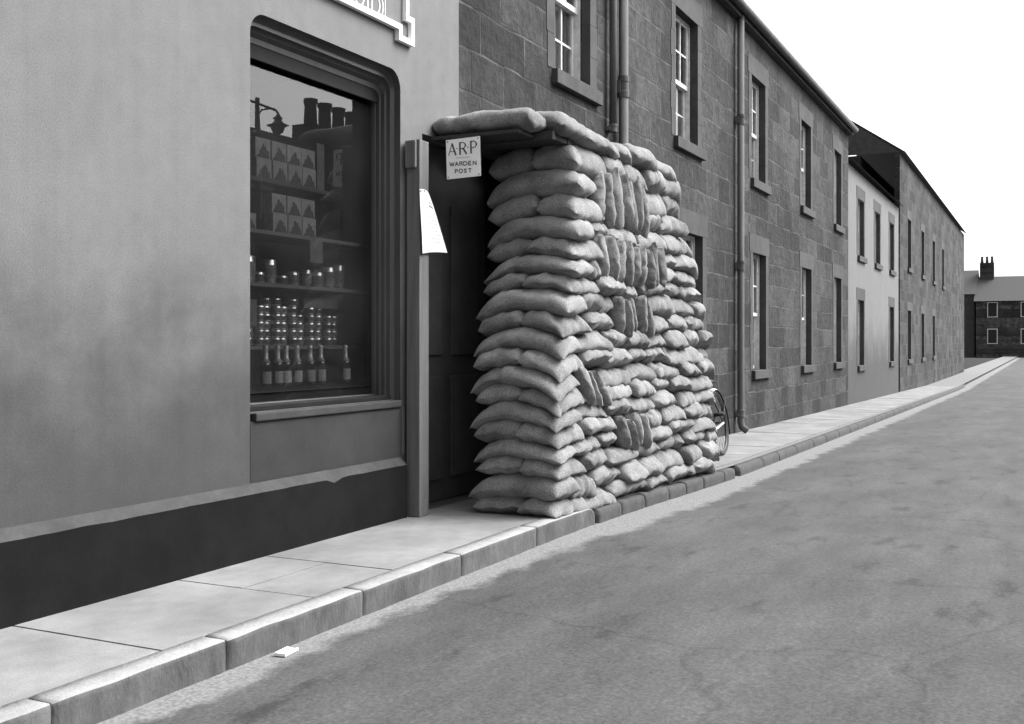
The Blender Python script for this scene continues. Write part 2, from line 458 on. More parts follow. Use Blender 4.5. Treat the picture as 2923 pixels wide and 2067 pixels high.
def shade_wall():
    """shade painted into the lower wall with a ragged upper edge, rain streaks under the sign"""
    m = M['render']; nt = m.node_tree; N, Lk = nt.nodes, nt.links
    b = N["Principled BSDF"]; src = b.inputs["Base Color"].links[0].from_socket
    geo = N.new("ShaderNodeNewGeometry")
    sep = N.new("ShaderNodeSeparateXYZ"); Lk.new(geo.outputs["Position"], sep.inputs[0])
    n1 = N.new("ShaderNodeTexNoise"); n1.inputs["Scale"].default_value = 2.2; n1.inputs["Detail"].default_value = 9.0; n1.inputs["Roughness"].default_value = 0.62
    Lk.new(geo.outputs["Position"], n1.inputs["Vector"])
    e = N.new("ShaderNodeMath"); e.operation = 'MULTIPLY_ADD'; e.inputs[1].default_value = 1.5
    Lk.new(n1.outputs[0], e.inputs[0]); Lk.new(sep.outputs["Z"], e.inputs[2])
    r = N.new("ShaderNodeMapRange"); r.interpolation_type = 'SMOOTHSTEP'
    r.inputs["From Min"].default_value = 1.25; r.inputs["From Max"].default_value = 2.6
    r.inputs["To Min"].default_value = 0.36; r.inputs["To Max"].default_value = 1.0  # dimmer towards the ground: weaker skylight low down put into the colour
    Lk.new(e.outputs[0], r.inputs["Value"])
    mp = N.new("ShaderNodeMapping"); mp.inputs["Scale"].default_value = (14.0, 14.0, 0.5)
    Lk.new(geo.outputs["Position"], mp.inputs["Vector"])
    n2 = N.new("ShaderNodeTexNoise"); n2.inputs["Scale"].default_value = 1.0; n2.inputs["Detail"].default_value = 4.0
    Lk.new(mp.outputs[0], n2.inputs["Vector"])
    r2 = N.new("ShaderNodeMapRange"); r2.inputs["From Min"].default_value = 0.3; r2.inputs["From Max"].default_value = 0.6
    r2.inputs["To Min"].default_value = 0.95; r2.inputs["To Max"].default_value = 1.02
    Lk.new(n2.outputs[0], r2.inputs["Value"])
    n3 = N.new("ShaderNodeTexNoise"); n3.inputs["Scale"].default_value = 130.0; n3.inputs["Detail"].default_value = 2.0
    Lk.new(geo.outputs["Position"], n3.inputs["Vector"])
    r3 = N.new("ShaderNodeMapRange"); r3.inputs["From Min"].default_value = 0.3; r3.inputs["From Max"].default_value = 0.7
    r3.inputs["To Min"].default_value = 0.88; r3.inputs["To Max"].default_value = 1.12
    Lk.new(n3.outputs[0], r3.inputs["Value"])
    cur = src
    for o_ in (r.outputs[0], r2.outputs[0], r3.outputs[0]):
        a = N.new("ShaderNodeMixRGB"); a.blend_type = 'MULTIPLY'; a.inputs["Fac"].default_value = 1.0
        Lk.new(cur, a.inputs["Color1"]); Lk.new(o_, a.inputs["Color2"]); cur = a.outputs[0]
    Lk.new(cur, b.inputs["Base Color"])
shade_wall()

# ---------------------------------------------------------------- ground: road, gutter, kerb, pavement
WALL = 3.80
def gz(x):                       # the street falls gently away beyond the sandbags
    return -0.0115 * max(0.0, x - 6.5) if x < 40 else -0.385
def kerb_y(x):                   # kerb swings out a little past the shelter
    return 2.835 - 0.15 * sstep(6.8, 11.0, x)

def strip(name, xs, y0f, y1f, z0f, mat, ny=1, kind='structure'):
    v, f = [], []
    for x in xs:
        for j in range(ny + 1):
            t = j / ny
            y = y0f(x) * (1 - t) + y1f(x) * t
            v.append((x, y, z0f(x, y)))
    n = ny + 1
    for i in range(len(xs) - 1):
        for j in range(ny):
            f.append((i * n + j, (i + 1) * n + j, (i + 1) * n + j + 1, i * n + j + 1))
    return structure(obj(name, v, f, mat))

KH = 0.12
xs_long = [-30, -10, 0, 1, 2] + [2.5 + 0.25 * i for i in range(50)] + [16, 20, 28, 40, 80, 200, 600]
def road_mat():
    m = M['road']
    nt = m.node_tree; N, Lk = nt.nodes, nt.links
    b = N["Principled BSDF"]
    src = b.inputs["Base Color"].links[0].from_socket
    geo = N.new("ShaderNodeNewGeometry")
    mp = N.new("ShaderNodeMapping"); mp.inputs["Scale"].default_value = (1.1, 2.6, 1)
    mp.inputs["Rotation"].default_value = (0, 0, math.radians(8))
    Lk.new(geo.outputs["Position"], mp.inputs["Vector"])
    n1 = N.new("ShaderNodeTexNoise"); n1.inputs["Scale"].default_value = 1.7; n1.inputs["Detail"].default_value = 5.0; n1.inputs["Roughness"].default_value = 0.6
    Lk.new(mp.outputs[0], n1.inputs["Vector"])
    rp = N.new("ShaderNodeValToRGB")
    rp.color_ramp.elements[0].position = 0.30; rp.color_ramp.elements[0].color = grey(0.52)
    rp.color_ramp.elements[1].position = 0.42; rp.color_ramp.elements[1].color = grey(1.0)
    Lk.new(n1.outputs[0], rp.inputs[0])
    n2 = N.new("ShaderNodeTexNoise"); n2.inputs["Scale"].default_value = 60.0; n2.inputs["Detail"].default_value = 3.0
    Lk.new(geo.outputs["Position"], n2.inputs["Vector"])
    rp2 = N.new("ShaderNodeValToRGB")
    rp2.color_ramp.elements[0].position = 0.35; rp2.color_ramp.elements[0].color = grey(0.8)
    rp2.color_ramp.elements[1].position = 0.7; rp2.color_ramp.elements[1].color = grey(1.25)
    Lk.new(n2.outputs[0], rp2.inputs[0])
    a = N.new("ShaderNodeMixRGB"); a.blend_type = 'MULTIPLY'; a.inputs["Fac"].default_value = 1.0
    Lk.new(src, a.inputs["Color1"]); Lk.new(rp.outputs[0], a.inputs["Color2"])
    a2 = N.new("ShaderNodeMixRGB"); a2.blend_type = 'MULTIPLY'; a2.inputs["Fac"].default_value = 1.0
    Lk.new(a.outputs[0], a2.inputs["Color1"]); Lk.new(rp2.outputs[0], a2.inputs["Color2"])
    # meandering cracks
    vo = N.new("ShaderNodeTexVoronoi"); vo.feature = 'DISTANCE_TO_EDGE'; vo.inputs["Scale"].default_value = 0.55
    nw = N.new("ShaderNodeTexNoise"); nw.inputs["Scale"].default_value = 3.0; nw.inputs["Detail"].default_value = 6.0
    Lk.new(geo.outputs["Position"], nw.inputs["Vector"])
    wm = N.new("ShaderNodeMixRGB"); wm.blend_type = 'LINEAR_LIGHT'; wm.inputs["Fac"].default_value = 0.16
    Lk.new(geo.outputs["Position"], wm.inputs["Color1"]); Lk.new(nw.outputs["Color"], wm.inputs["Color2"])
    Lk.new(wm.outputs[0], vo.inputs["Vector"])
    rc_ = N.new("ShaderNodeMapRange"); rc_.inputs["From Min"].default_value = 0.002; rc_.inputs["From Max"].default_value = 0.011
    rc_.inputs["To Min"].default_value = 0.78; rc_.inputs["To Max"].default_value = 1.0
    Lk.new(vo.outputs["Distance"], rc_.inputs["Value"])
    ac = N.new("ShaderNodeMixRGB"); ac.blend_type = 'MULTIPLY'; ac.inputs["Fac"].default_value = 1.0
    Lk.new(a2.outputs[0], ac.inputs["Color1"]); Lk.new(rc_.outputs[0], ac.inputs["Color2"])
    # chippings
    vg = N.new("ShaderNodeTexVoronoi"); vg.inputs["Scale"].default_value = 75.0
    Lk.new(geo.outputs["Position"], vg.inputs["Vector"])
    sg_ = N.new("ShaderNodeSeparateColor"); Lk.new(vg.outputs["Color"], sg_.inputs[0])
    rg_ = N.new("ShaderNodeMapRange"); rg_.inputs["To Min"].default_value = 0.86; rg_.inputs["To Max"].default_value = 1.14
    Lk.new(sg_.outputs[0], rg_.inputs["Value"])
    a2 = N.new("ShaderNodeMixRGB"); a2.blend_type = 'MULTIPLY'; a2.inputs["Fac"].default_value = 1.0
    Lk.new(ac.outputs[0], a2.inputs["Color1"]); Lk.new(rg_.outputs[0], a2.inputs["Color2"])
    # pale dusty gutter along the kerb with a ragged edge (world Y)
    sep = N.new("ShaderNodeSeparateXYZ"); Lk.new(geo.outputs["Position"], sep.inputs[0])
    kx = N.new("ShaderNodeMapRange"); kx.interpolation_type = 'SMOOTHSTEP'
    kx.inputs["From Min"].default_value = 4.6; kx.inputs["From Max"].default_value = 9.0
    kx.inputs["To Min"].default_value = 2.70; kx.inputs["To Max"].default_value = 2.42
    Lk.new(sep.outputs["X"], kx.inputs["Value"])
    n3 = N.new("ShaderNodeTexNoise"); n3.inputs["Scale"].default_value = 3.2; n3.inputs["Detail"].default_value = 8.0; n3.inputs["Roughness"].default_value = 0.65
    Lk.new(geo.outputs["Position"], n3.inputs["Vector"])
    e = N.new("ShaderNodeMath"); e.operation = 'MULTIPLY_ADD'; e.inputs[1].default_value = 0.42
    Lk.new(n3.outputs[0], e.inputs[0]); Lk.new(sep.outputs["Y"], e.inputs[2])
    su = N.new("ShaderNodeMath"); su.operation = 'SUBTRACT'
    Lk.new(e.outputs[0], su.inputs[0]); Lk.new(kx.outputs[0], su.inputs[1])
    g = N.new("ShaderNodeMapRange"); g.inputs["From Min"].default_value = 0.16; g.inputs["From Max"].default_value = 0.25
    Lk.new(su.outputs[0], g.inputs["Value"])
    up = N.new("ShaderNodeMath"); up.operation = 'LESS_THAN'; up.inputs[1].default_value = 2.90
    Lk.new(sep.outputs["Y"], up.inputs[0])
    gm = N.new("ShaderNodeMath"); gm.operation = 'MULTIPLY'
    Lk.new(g.outputs[0], gm.inputs[0]); Lk.new(up.outputs[0], gm.inputs[1])
    gc = N.new("ShaderNodeMapRange"); gc.inputs["From Min"].default_value = 0.35; gc.inputs["From Max"].default_value = 0.65
    gc.inputs["To Min"].default_value = 0.105; gc.inputs["To Max"].default_value = 0.185
    Lk.new(n2.outputs[0], gc.inputs["Value"])
    fin = N.new("ShaderNodeMixRGB")
    Lk.new(gm.outputs[0], fin.inputs["Fac"]); Lk.new(a2.outputs[0], fin.inputs["Color1"]); Lk.new(gc.outputs[0], fin.inputs["Color2"])
    Lk.new(fin.outputs[0], b.inputs["Base Color"])
road_mat()
def road_z(x, y):
    base = gz(x) - KH
    return base + 0.05 * sstep(2.75, 0.5, y) if y > -2 else base + 0.05
ys_road = [-400, -60, -12.0, -6.0, -3.0, -1.5, -0.5, 0.3, 0.9, 1.5, 2.0, 2.4, 2.7, 3.1]
v, f = [], []
for x in xs_long:
    for y in ys_road:
        v.append((x, y, road_z(x, y)))
n = len(ys_road)
for i in range(len(xs_long) - 1):
    for j in range(n - 1):
        f.append((i * n + j, (i + 1) * n + j, (i + 1) * n + j + 1, i * n + j + 1))
structure(obj("road", v, f, M['road'], smooth=True))

# pavement: separate flagstones with open joints over a dark bed
rng = random.Random(5)
mb = MB()
jx = [-8, -6.6, -5.2, -3.6, -2.2, -0.9, 0.3, 1.2, 2.05, 3.05, 3.985, 4.64, 6.04, 7.2, 8.3, 9.4, 10.4, 11.5, 12.6, 13.7, 14.9, 16, 17.2, 18.4, 19.6, 21, 23, 25, 28, 32, 36, 40]
for i in range(len(jx) - 1):
    a, b_ = jx[i] + 0.005, jx[i + 1] - 0.005
    rows = [(None, 3.36), (3.366, WALL + 0.005)] if i % 3 == 1 else [(None, WALL + 0.005)]
    for (y0, y1) in rows:
        steps = 6
        for s in range(steps):
            xa, xb = a + (b_ - a) * s / steps, a + (b_ - a) * (s + 1) / steps
            ya = kerb_y(xa) + 0.126 if y0 is None else y0
            yb = kerb_y(xb) + 0.126 if y0 is None else y0
            k = len(mb.v)
            dz = rng.uniform(-0.002, 0.002) if s == 0 else dz
            mb.v += [(xa, ya, gz(xa) + dz), (xb, yb, gz(xb) + dz), (xb, y1, gz(xb) + dz), (xa, y1, gz(xa) + dz)]
            mb.f.append((k, k + 1, k + 2, k + 3))
            mb.v += [(xa, ya, gz(xa) - 0.03), (xb, yb, gz(xb) - 0.03)]
            mb.f.append((k + 4, k + 5, k + 1, k))
            if s == 0:
                mb.v += [(xa, y1, gz(xa) - 0.03)]; mb.f.append((k + 4, k, k + 3, k + 6))
            if s == steps - 1:
                q = len(mb.v); mb.v += [(xb, y1, gz(xb) - 0.03)]; mb.f.append((k + 5, q, k + 2, k + 1))
structure(mb.build("pavement", M['slab']))
strip("pavement_bed", xs_long, lambda x: kerb_y(x) + 0.06, lambda x: WALL + 0.3, lambda x, y: gz(x) - 0.014, M['joint'])

# kerb: long pale stones to the near corner of the sandbags, short darker ones beyond, then a low kerb
def kerb_stone(mb, x0, x1, top, out=0.0, rnd=0.012, seed=0, endround=0.0):
    """rounded stone swept along the kerb line with a slightly uneven face"""
    r_ = random.Random(seed)
    n = max(3, int((x1 - x0) / 0.03))
    prof = [(0.0, -0.20), (0.0, -0.01 - rnd * 2), (rnd * 0.3, -rnd * 0.8), (rnd * 1.1, -rnd * 0.1), (0.06, 0.0), (0.118, 0.0), (0.122, -0.05)]
    k0 = len(mb.v)
    for i in range(n + 1):
        x = x0 + (x1 - x0) * i / n
        e = min(i, n - i) / n * (x1 - x0)
        er = 0.006 * max(0, 1 - e / 0.012)
        for (dy, dz) in prof:
            w = 0.006 * noise.noise(Vector((x * 5, dy * 20 + seed, dz * 12)))
            drop = 0.0
            if endround and x > x1 - endround and dz > -0.1:
                t = (x - (x1 - endround)) / endround
                drop = 0.05 * t ** 3
            mb.v.append((x, kerb_y(x) - out + dy + er * (1 if dy < 0.05 else 0) + w, gz(x) + top + dz - er * 0.5 - drop + w * 0.5 * (dz < 0 and dz > -0.1)))
    m_ = len(prof)
    for i in range(n):
        for j in range(m_ - 1):
            a = k0 + i * m_ + j
            mb.f.append((a, a + m_, a + m_ + 1, a + 1))
    mb.f.append(tuple(k0 + j for j in range(m_)))
    mb.f.append(tuple(k0 + n * m_ + j for j in range(m_ - 1, -1, -1)))
mb = MB()
edges = [-8, -7, -6, -5, -4, -3, -2, -1, -0.1, 0.75, 1.6, 2.45, 3.27, 4.20, 5.136, 6.10, 7.07]
for i in range(len(edges) - 1):
    kerb_stone(mb, edges[i] + 0.003, edges[i + 1] - 0.003, 0.002, 0.0, 0.006, i * 7, endround=0.14 if i == len(edges) - 2 else 0)
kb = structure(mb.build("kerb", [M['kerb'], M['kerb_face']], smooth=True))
for p in kb.data.polygons:                 # top light put into the colour: pale tops, shaded faces
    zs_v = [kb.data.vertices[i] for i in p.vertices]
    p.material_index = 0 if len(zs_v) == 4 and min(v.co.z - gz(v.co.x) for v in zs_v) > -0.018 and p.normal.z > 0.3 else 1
mb = MB()
x = 7.10
r_ = random.Random(3)
while x < 10.2:
    l = r_.uniform(0.40, 0.58)
    kerb_stone(mb, x + 0.006, min(x + l, 10.3) - 0.006, -0.012 - r_.uniform(0, 0.012), 0.012, 0.02, int(x * 90))
    x += l
while x < 42:
    l = r_.uniform(0.7, 1.1)
    kerb_stone(mb, x + 0.006, x + l - 0.006, -0.02, 0.0, 0.03, int(x * 90))
    x += l
structure(mb.build("dark_kerb", M['kerb_dark'], smooth=True))

# ---------------------------------------------------------------- shop
def wall_grid(x0, x1, z0, z1, yf, th, holes, yrev=None):
    """front face with rectangular holes, reveals to yf+rev, and a solid back"""
    mb = MB()
    xs = sorted({x0, x1, *[h[0] for h in holes], *[h[1] for h in holes]})
    zs = sorted({z0, z1, *[h[2] for h in holes], *[h[3] for h in holes]})
    for i in range(len(xs) - 1):
        for j in range(len(zs) - 1):
            cx, cz = (xs[i] + xs[i + 1]) / 2, (zs[j] + zs[j + 1]) / 2
            if any(h[0] < cx < h[1] and h[2] < cz < h[3] for h in holes):
                continue
            mb.add([(xs[i], yf, zs[j]), (xs[i + 1], yf, zs[j]), (xs[i + 1], yf, zs[j + 1]), (xs[i], yf, zs[j + 1])], [(0, 1, 2, 3)])
            mb.add([(xs[i], yf + th, zs[j]), (xs[i + 1], yf + th, zs[j]), (xs[i + 1], yf + th, zs[j + 1]), (xs[i], yf + th, zs[j + 1])], [(3, 2, 1, 0)])
    for (a, b_, c, d) in holes:
        yb = yf + th
        if a <= x0 or b_ >= x1:          # a doorway at the end of the wall: lintel soffit only
            mb.add([(a, yf, d), (b_, yf, d), (b_, yb, d), (a, yb, d)], [(3, 2, 1, 0)])
            continue
        mb.add([(a, yf, c), (b_, yf, c), (b_, yb, c), (a, yb, c)], [(0, 1, 2, 3)])
        mb.add([(a, yf, d), (b_, yf, d), (b_, yb, d), (a, yb, d)], [(3, 2, 1, 0)])
        mb.add([(a, yf, c), (a, yf, d), (a, yb, d), (a, yb, c)], [(3, 2, 1, 0)])
        mb.add([(b_, yf, c), (b_, yf, d), (b_, yb, d), (b_, yb, c)], [(0, 1, 2, 3)])
    mb.add([(x0, yf, z1), (x1, yf, z1), (x1, yf + th, z1), (x0, yf + th, z1)], [(0, 1, 2, 3)])
    c0 = next((h[3] for h in holes if h[0] <= x0), z0); c1 = next((h[3] for h in holes if h[1] >= x1), z0)
    mb.add([(x0, yf, c0), (x0, yf, z1), (x0, yf + th, z1), (x0, yf + th, c0)], [(0, 1, 2, 3)])
    mb.add([(x1, yf, c1), (x1, yf, z1), (x1, yf + th, z1), (x1, yf + th, c1)], [(3, 2, 1, 0)])
    return mb

SW = (4.56, 6.055, 0.715, 2.915)          # shop window opening
DOORW = (6.33, 7.55, -0.30, 2.56)         # recessed doorway behind the sandbags
SHOP_X0, SHOP_X1, SHOP_H = -9.0, 6.84, 6.6
shop = empty("shop", (2.0, WALL, 0))
tag(shop, "pale rendered shop with display window, black plinth and recessed dark doorway", "shop")
mb = wall_grid(SHOP_X0, SHOP_X1, -0.3, SHOP_H, WALL, 0.10, [(SW[0], SW[1], SW[2], SW[3]), (DOORW[0], SHOP_X1, DOORW[2], DOORW[3])])
# rounded corners of the opening
def fillet(mb, cx, cz, sx, sz, R, y0, y1):
    pts = []
    ox, oz = cx - sx * R, cz - sz * R
    for k in range(9):
        a = math.pi / 2 * k / 8
        pts.append((ox + sx * R * math.cos(a), oz + sz * R * math.sin(a)))
    for k in range(8):
        (xa, za), (xb, zb) = pts[k], pts[k + 1]
        mb.add([(cx, y0, cz), (xa, y0, za), (xb, y0, zb)], [(0, 1, 2)])
        mb.add([(xa, y0, za), (xb, y0, zb), (xb, y1, zb), (xa, y1, za)], [(0, 1, 2, 3)])
RC = 0.12
fillet(mb, SW[0], SW[3], -1, 1, RC, WALL, WALL + 0.10)
fillet(mb, SW[1], SW[3], 1, 1, RC, WALL, WALL + 0.10)
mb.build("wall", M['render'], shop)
# stall riser panel under the window, slightly recessed in look: darker dirty paint, with a groove beside it
bx("stall_riser", SW[0] + 0.0, SW[1] + 0.01, WALL - 0.0022, WALL + 0.02, 0.40, 0.722, M['riser'], shop)
bx("riser_groove", SW[1] + 0.012, SW[1] + 0.045, WALL - 0.004, WALL + 0.02, 0.41, 0.72, M['door'], shop)
# plinth with a bevelled ledge that is broken and worn
mb = MB()
def plinth_seg(mb, x0, x1, zt):
    mb.add([(x0, WALL - 0.045, -0.3), (x1, WALL - 0.045, -0.3), (x1, WALL - 0.045, zt), (x0, WALL - 0.045, zt)], [(0, 1, 2, 3)])
xs_p = [SHOP_X0 + 0.6 * i for i in range(19)]
xs_p = [x for x in xs_p if x < 2.3] + [2.3 + 0.08 * i for i in range(46)] + [6.06]
xs_p = [x for x in xs_p if x <= 6.06]
def ledge_z(x):
    worn = 0.022 * math.exp(-((x - 5.27) / 0.05) ** 2) * (1 + 0.5 * noise.noise(Vector((x * 30, 4, 4))))
    return 0.345 + 0.004 * noise.noise(Vector((x * 6, 1, 2))) - worn
for i in range(len(xs_p) - 1):
    a, b_ = xs_p[i], xs_p[i + 1]
    za, zb = ledge_z(a), ledge_z(b_)
    mb.add([(a, WALL - 0.045, -0.3), (b_, WALL - 0.045, -0.3), (b_, WALL - 0.045, zb), (a, WALL - 0.045, za)], [(0, 1, 2, 3)])
mb.add([(6.06, WALL - 0.045, -0.3), (6.06, WALL + 0.02, -0.3), (6.06, WALL + 0.02, 0.345), (6.06, WALL - 0.045, 0.345)], [(0, 1, 2, 3)])
pl = mb.build("plinth", M['dado'], shop)
mb = MB()
for i in range(len(xs_p) - 1):
    a, b_ = xs_p[i], xs_p[i + 1]
    mb.add([(a, WALL - 0.045, ledge_z(a)), (b_, WALL - 0.045, ledge_z(b_)), (b_, WALL + 0.002, 0.395), (a, WALL + 0.002, 0.395)], [(0, 1, 2, 3)])
mb.build("ledge", M['dado_top'], pl)

# display window: moulded frame lofted inwards, sill, plate glass, roller-blind box
def rrect(x0, x1, z0, z1, R, y, n=8):
    """loop with rounded top corners only"""
    p = [(x0, y, z0), (x1, y, z0)]
    for k in range(n + 1):
        a = math.pi / 2 * k / n
        p.append((x1 - R + R * math.cos(a), y, z1 - R + R * math.sin(a)))
    for k in range(n + 1):
        a = math.pi / 2 + math.pi / 2 * k / n
        p.append((x0 + R + R * math.cos(a), y, z1 - R + R * math.sin(a)))
    return p
def loft(mb, prof, x0, x1, z0, z1, R):
    loops = []
    for (i_s, i_t, i_b, y) in prof:
        loops.append(rrect(x0 + i_s, x1 - i_s, z0 + i_b, z1 - i_t, max(0.004, R - i_s), y))
    n = len(loops[0]); k0 = len(mb.v)
    for l in loops:
        mb.v += l
    for i in range(len(loops) - 1):
        for j in range(n):
            j2 = (j + 1) % n
            mb.f.append((k0 + i * n + j, k0 + i * n + j2, k0 + (i + 1) * n + j2, k0 + (i + 1) * n + j))
YG = WALL + 0.19
win = empty("display_window", (5.3, WALL, SW[2])); win.parent = shop; win.location = Vector((5.3, WALL, SW[2])) - Vector(shop["_o"])
mb = MB()
loft(mb, [(0.003, 0.003, 0.05, WALL + 0.004), (0.003, 0.003, 0.05, WALL + 0.045), (0.022, 0.03, 0.055, WALL + 0.062), (0.030, 0.05, 0.06, WALL + 0.062),
          (0.030, 0.05, 0.06, WALL + 0.090), (0.040, 0.07, 0.065, WALL + 0.098), (0.040, 0.09, 0.07, WALL + 0.125), (0.052, 0.12, 0.075, WALL + 0.13),
          (0.050, 0.12, 0.075, YG - 0.03), (0.056, 0.15, 0.09, YG - 0.026), (0.056, 0.15, 0.09, YG + 0.03)],
     SW[0], SW[1], SW[2], SW[3], RC)
fr = mb.build("frame", M['frame'], win)
bx("sill", SW[0] + 0.03, SW[1] - 0.003, WALL - 0.018, WALL + 0.10, 0.722, SW[2] + 0.052, M['dado_top'], win, bev=0.008)
bx("bottom_rail", SW[0] + 0.01, SW[1] - 0.01, WALL + 0.06, YG + 0.005, SW[2] + 0.053, SW[2] + 0.085, M['frame_dark'], win, bev=0.006)
bx("blind_box", SW[0] + 0.06, SW[1] - 0.06, WALL + 0.135, YG - 0.035, SW[3] - 0.20, SW[3] - 0.115, M['frame_dark'], win)  # blackened: shade under the window head put into its colour
obj("pane", [(SW[0] + 0.05, YG, SW[2] + 0.07), (SW[1] - 0.05, YG, SW[2] + 0.07), (SW[1] - 0.05, YG, SW[3] - 0.13), (SW[0] + 0.05, YG, SW[3] - 0.13)], [(0, 1, 2, 3)], M['glass'], win)
# the window space behind the glass
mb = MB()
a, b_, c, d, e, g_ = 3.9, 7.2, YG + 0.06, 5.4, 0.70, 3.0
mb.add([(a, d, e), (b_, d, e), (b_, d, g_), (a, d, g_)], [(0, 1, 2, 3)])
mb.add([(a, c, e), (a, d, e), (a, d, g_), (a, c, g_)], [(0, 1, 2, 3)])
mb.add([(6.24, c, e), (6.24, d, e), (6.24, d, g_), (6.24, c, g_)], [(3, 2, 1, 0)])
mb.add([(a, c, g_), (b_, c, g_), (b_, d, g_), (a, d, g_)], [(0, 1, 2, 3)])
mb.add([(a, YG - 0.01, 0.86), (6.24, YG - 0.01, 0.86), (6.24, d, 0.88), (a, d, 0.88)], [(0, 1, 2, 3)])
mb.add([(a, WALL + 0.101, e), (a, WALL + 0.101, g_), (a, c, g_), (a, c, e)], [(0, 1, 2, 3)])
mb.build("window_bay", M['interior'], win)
# recessed doorway: lining, door with panels
rec = MB()
rec.add([(DOORW[0], WALL + 0.101, -0.1), (DOORW[0], WALL + 1.0, -0.1), (DOORW[0], WALL + 1.0, DOORW[3]), (DOORW[0], WALL + 0.101, DOORW[3])], [(3, 2, 1, 0)])
rec.add([(DOORW[1], WALL + 0.40, -0.1), (DOORW[1], WALL + 1.0, -0.1), (DOORW[1], WALL + 1.0, DOORW[3]), (DOORW[1], WALL + 0.40, DOORW[3])], [(0, 1, 2, 3)])
rec.add([(DOORW[0], WALL + 0.101, DOORW[3]), (DOORW[1], WALL + 0.101, DOORW[3]), (DOORW[1], WALL + 1.0, DOORW[3]), (DOORW[0], WALL + 1.0, DOORW[3])], [(0, 1, 2, 3)])
rec.add([(DOORW[0], WALL + 0.0, -0.001), (DOORW[1], WALL + 0.0, -0.012), (DOORW[1], WALL + 1.0, -0.012), (DOORW[0], WALL + 1.0, -0.001)], [(0, 1, 2, 3)])
rec.build("doorway_lining", M['door'], shop)
dr = MB().box(DOORW[0], DOORW[1], WALL + 0.16, WALL + 0.20, 0.0, DOORW[3] - 0.005).build("door", M['door'], shop)
mb = MB()
for (pa, pb) in ((0.15, 0.9), (1.05, 2.15)):
    for (qa, qb) in ((0.12, 0.52), (0.66, 1.08)):
        mb.box(DOORW[0] + qa, DOORW[0] + qb, WALL + 0.14, WALL + 0.158, pa, pb, bev=0.01)
mb.build("door_panel", M['door'], dr)
# upper roofline of the shop
bx("parapet", SHOP_X0, SHOP_X1, WALL - 0.06, WALL + 0.3, SHOP_H + 0.003, SHOP_H + 0.22, M['margin'], shop)
mb = MB().box(SHOP_X0, SHOP_X1 - 0.02, WALL + 1.2, WALL + 7, 0, SHOP_H - 0.1)
mb.build("rear_block", M['interior'], shop)

# ---------------------------------------------------------------- shop sign: panel and white stepped moulding
sgn = empty("shop_sign", (4.0, WALL, 3.1))
tag(sgn, "long sign panel with white stepped moulding and outlined letters above the shop window", "sign")
SY = WALL - 0.001
A_x, B_x, C_x = 5.985, 6.175, 6.105       # step, outer right edge, upper right edge
zb, zs_, zu = 3.105, 3.175, 3.29          # lower corner, bottom rail, step on the right
w = 0.036
ZT = 3.95
outer = [(2.2, zs_), (A_x, zs_), (A_x, zb), (B_x, zb), (B_x, zu), (C_x, zu), (C_x, ZT), (2.2, ZT)]
inner = [(2.2 + w, zs_ + w), (A_x + w, zs_ + w), (A_x + w, zb + w), (B_x - w, zb + w), (B_x - w, zu - w), (C_x - w, zu - w), (C_x - w, ZT - w), (2.2 + w, ZT - w)]
mb = MB()
n = len(outer)
def ring(y): return [(x, y, z) for x, z in outer], [(x, y, z) for x, z in inner]
o0, i0 = ring(SY); o1, i1 = ring(SY - 0.035)
k = 0
mb.v += o0 + i0 + o1 + i1
for j in range(n):
    j2 = (j + 1) % n
    mb.f += [(2 * n + j, 2 * n + j2, 3 * n + j2, 3 * n + j), (j, j2, 2 * n + j2, 2 * n + j), (n + j2, n + j, 3 * n + j, 3 * n + j2)]
mb.build("moulding", M['white'], sgn)
mb = MB()
pz = [(x, SY - 0.006, z) for x, z in inner]
mb.add(pz, [tuple(range(n))])
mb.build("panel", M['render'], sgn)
def strokes(polys, wd, place, th=0.002):
    """flat painted strokes: polys in panel (u, v); place maps (u, v, out) to world"""
    mb = MB()
    for P in polys:
        wv = wd
        if isinstance(P, tuple):
            P, wv = P
        for i in range(len(P) - 1):
            p, q = Vector(P[i]), Vector(P[i + 1])
            t = (q - p)
            if t.length < 1e-6:
                continue
            t.normalize(); nn = Vector((-t.y, t.x)) * wv / 2
            e0 = t * wv * 0.2
            c4 = [p - e0 - nn, q + e0 - nn, q + e0 + nn, p - e0 + nn]
            k = len(mb.v)
            mb.v += [place(c_.x, c_.y, th) for c_ in c4] + [place(c_.x, c_.y, 0) for c_ in c4]
            mb.f += [(k, k + 1, k + 2, k + 3)] + [(k + a, k + 4 + a, k + 4 + (a + 1) % 4, k + (a + 1) % 4) for a in range(4)]
    return mb
def arc(cx, cy, rx, ry, a0, a1, n=12):
    return [(cx + rx * math.cos(math.radians(a0 + (a1 - a0) * i / n)), cy + ry * math.sin(math.radians(a0 + (a1 - a0) * i / n))) for i in range(n + 1)]
place_sign = lambda u, v_, o: (u, SY - 0.0065 - o, v_)
L0 = 3.215
letters = [[(5.66, L0), (5.66, L0 + 0.42)], [(5.71, L0), (5.71, L0 + 0.42)],
           arc(5.735, L0 + 0.06, 0.062, 0.065, -70, 60), arc(5.735, L0 + 0.06, 0.10, 0.10, -55, 60),
           arc(5.57, L0 + 0.07, 0.05, 0.07, 180, 360), [(5.52, L0 + 0.07), (5.52, L0 + 0.4)], [(5.62, L0 + 0.07), (5.62, L0 + 0.4)],
           arc(5.40, L0 + 0.10, 0.055, 0.10, 90, 450)]
strokes(letters, 0.010, place_sign).build("lettering", M['white'], sgn)
rule = [[(2.6, L0 - 0.028), (5.86, L0 - 0.028), (5.86, L0 + 0.5)]]
strokes(rule, 0.006, place_sign).build("rule_line", M['white'], sgn)

